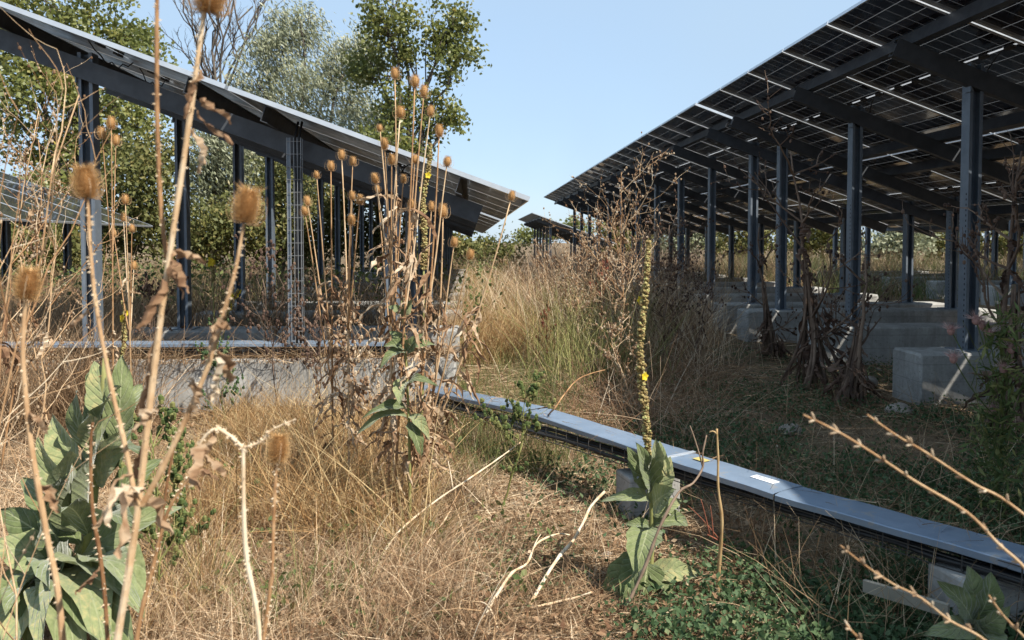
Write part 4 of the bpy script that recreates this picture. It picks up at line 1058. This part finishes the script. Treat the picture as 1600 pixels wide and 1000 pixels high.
p = off_footings(px_scatter(110000, -150, 1750, 630, 1150)); p = p[p[:, 1] < 9]; p = p[~shade(p) | (rng.random(len(p)) < .15)]
p = p[(np.sin(p[:, 0]*3.1+2)*np.sin(p[:, 1]*2.7)+.6*np.sin(p[:, 0]*8.3)*np.sin(p[:, 1]*7.1) > -.35) | (rng.random(len(p)) < .4)]
blades('straw_litter', 'flattened straw and litter covering the ground', 'straw', p, .05, .22, .0036, 0, .5, .3, 2, True)
p = off_footings(px_scatter(40000, -150, 1750, 470, 660)); p = p[~shade(p) | (rng.random(len(p)) < .2)]
blades('straw_litter', 'straw litter on the ground farther back', 'straw', p, .1, .4, .009, 0, .45, .25, 2, True)
# standing straw tufts in the sunlit front
c = off_footings(px_scatter(700, -150, 760, 680, 1060)); p = off_footings(tufts(c, 26, .06))
blades('dry_grass', 'standing dry straw tufts in the sunlit front', 'straw', p, .08, .32, .0036, .9, .55, .3, 3)
c = off_footings(px_scatter(150, 640, 1000, 640, 1000)); p = off_footings(tufts(c, 22, .08)); 
blades('dry_grass', 'dry straw tufts left of the cable tray', 'straw', p, .06, .26, .004, .9, .5, .3, 3)
c = off_footings(px_scatter(110, 300, 650, 640, 860)); p = off_footings(tufts(c, 70, .1))
blades('dry_grass', 'tangled golden straw around the teasel cluster', 'gold', p, .12, .48, .004, .8, .42, .3, 3)
c = off_footings(px_scatter(16, 215, 330, 800, 1000)); p = tufts(c, 50, .05)
blades('dry_grass', 'olive straw tufts beside the mullein rosette', 'gold', p, .2, .5, .0036, .4, .55, .25, 3)
# tall golden grass of the sunlit corridor
c = px_scatter(620, 690, 850, 425, 590); c = off_footings(c[(c[:, 1] < 60) & (c[:, 1] > 9.6)]); p = tufts(c, 40, .2)
blades('gold_grass', 'tall golden grass filling the sunlit corridor', 'gold', p, .2, .8, .007, .6, .5, .32, 3)
c = px_scatter(90, 690, 860, 420, 540); c = off_footings(c[(c[:, 1] < 60) & (c[:, 1] > 9)]); p = tufts(c, 22, .25)
blades('green_grass', 'yellow-green grass mixed into the corridor', 'weedgreen', p, .3, 1.0, .008, .4, .85, .25, 3)
# brown thicket at the shade edge and beyond
c = px_scatter(620, 850, 1100, 400, 545); c = off_footings(c[(c[:, 1] < 70)]); p = tufts(c, 20, .25)
blades('dry_weeds', 'brown dry weed thicket at the shade edge', 'straw', p, .2, 1.0, .008, .6, .32, .28, 3, cat='weeds')
c = px_scatter(420, 830, 1100, 390, 470); c = off_footings(c[(c[:, 1] < 80) & (c[:, 1] > 14)]); p = tufts(c, 16, .25)
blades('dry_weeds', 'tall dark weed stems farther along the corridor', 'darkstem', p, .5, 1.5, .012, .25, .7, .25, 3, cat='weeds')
c = px_scatter(420, 835, 1130, 415, 620); c = off_footings(c[(c[:, 1] < 60) & (c[:, 1] > 9)]); p = tufts(c, 5, .22)
blades('dry_weeds', 'thin pale stems standing in the thicket', 'stem', p, .4, 1.5, .0065, .45, .8, .2, 4, cat='weeds')
n = 4200; p = np.stack([rng.uniform(-4.0, -.2, n), rng.uniform(7.13, 7.58, n), np.full(n, .475)], 1)
blades('straw_litter', 'straw and dead leaves lying on the sunlit footing', 'straw', p, .08, .3, .007, 0, .3, .3, 2, True)
p = np.stack([rng.uniform(-4.2, -.1, 900), rng.uniform(7.02, 7.2, 900), np.full(900, .45)], 1)
blades('dry_weeds', 'dry stems hanging over the footing tray', 'straw', p, .1, .45, .006, .9, .45, .3, 3, cat='weeds')
c = px_scatter(260, 700, 870, 410, 545); c = off_footings(c[(c[:, 1] < 60) & (c[:, 1] > 9.5)]); p = tufts(c, 8, .25)
blades('dry_weeds', 'pale dead stalks standing in the golden corridor grass', 'stem', p, .5, 1.45, .008, .4, .75, .25, 4, cat='weeds')
c = px_scatter(420, 840, 1060, 415, 545); c = off_footings(c[(c[:, 1] < 60) & (c[:, 1] > 9.5)]); p = tufts(c, 12, .25)
blades('dry_weeds', 'tangled brown dead stalks below the receding table', 'dryleaf', p, .5, 1.6, .009, .45, .35, .3, 4, cat='weeds')
c = px_scatter(120, 850, 1110, 560, 690); c = off_footings(c); p = tufts(c, 12, .16)
blades('dry_brambles', 'tangle of arching dry stems in the shade above the tray', 'dryleaf', p, .3, .95, .0055, 1.3, .35, .3, 5, cat='brambles')
c = px_scatter(150, 850, 990, 450, 610); c = off_footings(c[c[:, 1] > 7.5]); p = tufts(c, 14, .2)
blades('green_weeds', 'tall thin green stems at the shade edge', 'greenstem', p, .4, 1.25, .007, .3, .6, .25, 4, cat='weeds')
c = px_scatter(120, 200, 480, 470, 530); c = off_footings(c[c[:, 1] > 8]); p = tufts(c, 16, .2)
blades('green_weeds', 'yellow-green weeds behind the sunlit footing', 'greenstem', p, .4, 1.2, .007, .35, .7, .25, 4, cat='weeds')
# weeds behind the near table and at the far rows
c = px_scatter(1500, -200, 720, 392, 560); c = off_footings(c[(c[:, 1] < 60) & (c[:, 1] > 8)]); p = tufts(c, 30, .25)
blades('dry_weeds', 'dry weeds growing under and beyond the near table', 'straw', p, .35, 1.1, .011, .3, .4, .25, 3, cat='weeds')
c = px_scatter(900, -200, 200, 470, 680); c = off_footings(c[(c[:, 1] > 4.5)]); p = off_footings(tufts(c, 40, .15))
blades('dry_weeds', 'matted brown weeds at the left edge of the footing', 'straw', p, .3, 1.0, .006, .4, .42, .22, 3, cat='weeds')
c = px_scatter(1000, 1100, 1800, 388, 470); c = off_footings(c[(c[:, 1] < 70) & (c[:, 1] > 12)]); p = tufts(c, 30, .3)
h_ = len(p)//2
blades('dry_weeds', 'dry weeds between the right-hand solar rows', 'straw', p[:h_], .3, 1.5, .013, .35, .3, .3, 3, cat='weeds')
blades('green_weeds', 'green weeds between the right-hand solar rows', 'weedgreen', p[h_:], .3, 1.2, .013, .4, .5, .3, 3, cat='weeds')
# green
def cover(name, label, mat, p, h, s0, s1, tm, cat='ground cover'):
    p = p.copy(); p[:, 2] += rng.random(len(p))**1.5*h
    tag(leaf_cards(name, M[mat], p, rng.uniform(s0, s1, len(p)), rng.normal(tm, .2, len(p)), None, .55, None, 1.0), label, cat, None, 'stuff')
p = off_footings(px_scatter(120000, 820, 1750, 520, 1100)); keep = (p[:, 0] > .75+.4*np.sin(p[:, 1]*2.1)+.5*rng.normal(size=len(p))*.6) & (p[:, 1] < 11) & (np.sin(p[:, 0]*2.3+1)*np.sin(p[:, 1]*1.9)+.5*np.sin(p[:, 0]*7)*np.sin(p[:, 1]*6)+.9*rng.random(len(p)) > .25)
cover('ground_cover', 'low green leafy cover in the shade', 'cover', p[keep], .13, .014, .042, .42)
p = off_footings(px_scatter(16000, 560, 1050, 700, 1020)); keep = np.sin(p[:, 0]*4.3+.6)*np.sin(p[:, 1]*3.7+.4)+.4*rng.normal(size=len(p))*.5 > .27
cover('ground_cover', 'patches of green leaflets in the sunlit straw', 'cover', p[keep], .06, .012, .032, .7)
p = off_footings(px_scatter(9000, -100, 760, 395, 540)); p = p[(p[:, 1] > 8) & (p[:, 1] < 45)]
c = p[:400]; q = tufts(c, 30, .3)
cover('undergrowth', 'olive undergrowth behind the near table', 'weedgreen', q, 1.1, .05, .12, .5, 'undergrowth')
c = px_scatter(260, 230, 700, 640, 1000); c = off_footings(c); p = tufts(c[:14], 22, .06)
blades('green_grass', 'thin green grass blades among the straw', 'weedgreen', off_footings(p), .15, .5, .004, .25, .6, .2, 3)
c = px_scatter(80, 690, 900, 560, 760); p = tufts(c, 35, .08)
blades('green_grass', 'thin green grass beside the cable tray', 'weedgreen', off_footings(p), .15, .5, .004, .3, .6, .2, 3)
p = off_footings(px_scatter(14000, 850, 1750, 500, 1050)); p = p[shade(p) & (p[:, 1] < 12)]
blades('dry_twigs', 'fine dry twigs lying over the shaded cover', 'straw', p[:3000], .1, .5, .005, .9, .4, .25, 3)

a_, b_ = np.array(at(662, 600, 6.35)), np.array(at(1600, 864, 2.80)); n = 110; t_ = rng.random(n)[:, None]
p = a_+(b_-a_)*t_+np.stack([rng.normal(0, .05, n), rng.normal(0, .05, n), np.full(n, .0)], 1)
blades('straw_litter', 'bits of straw lying on the tray cover', 'straw', p, .03, .14, .004, 0, .4, .3, 2, True)

p = off_footings(px_scatter(9000, -150, 1250, 650, 1100)); p = p[p[:, 1] < 8]; p[:, 2] += .035
cover('leaf_litter', 'scattered brown dead leaves and broken bits on the ground', 'dryleaf', p, .05, .012, .045, .35, 'leaf litter')

c = off_footings(px_scatter(130, -150, 800, 660, 1040)); p = off_footings(tufts(c, 9, .09))
blades('dry_grass', 'broad pale broken straw stems standing above the mat', 'stem', p, .12, .42, .0050, .8, .55, .3, 3)
c = off_footings(px_scatter(60, 400, 700, 640, 860)); p = off_footings(tufts(c, 16, .1))
blades('dry_grass', 'long arching golden stems around the teasel feet', 'gold', p, .35, .85, .006, .7, .55, .3, 5)
c = off_footings(px_scatter(34, 230, 880, 680, 1000)); p = tufts(c, 26, .05); p[:, 2] += .02
cover('green_weeds', 'small sprouting green weeds in the sunlit straw', 'weedgreen', off_footings(p), .16, .02, .055, .55, 'weeds')
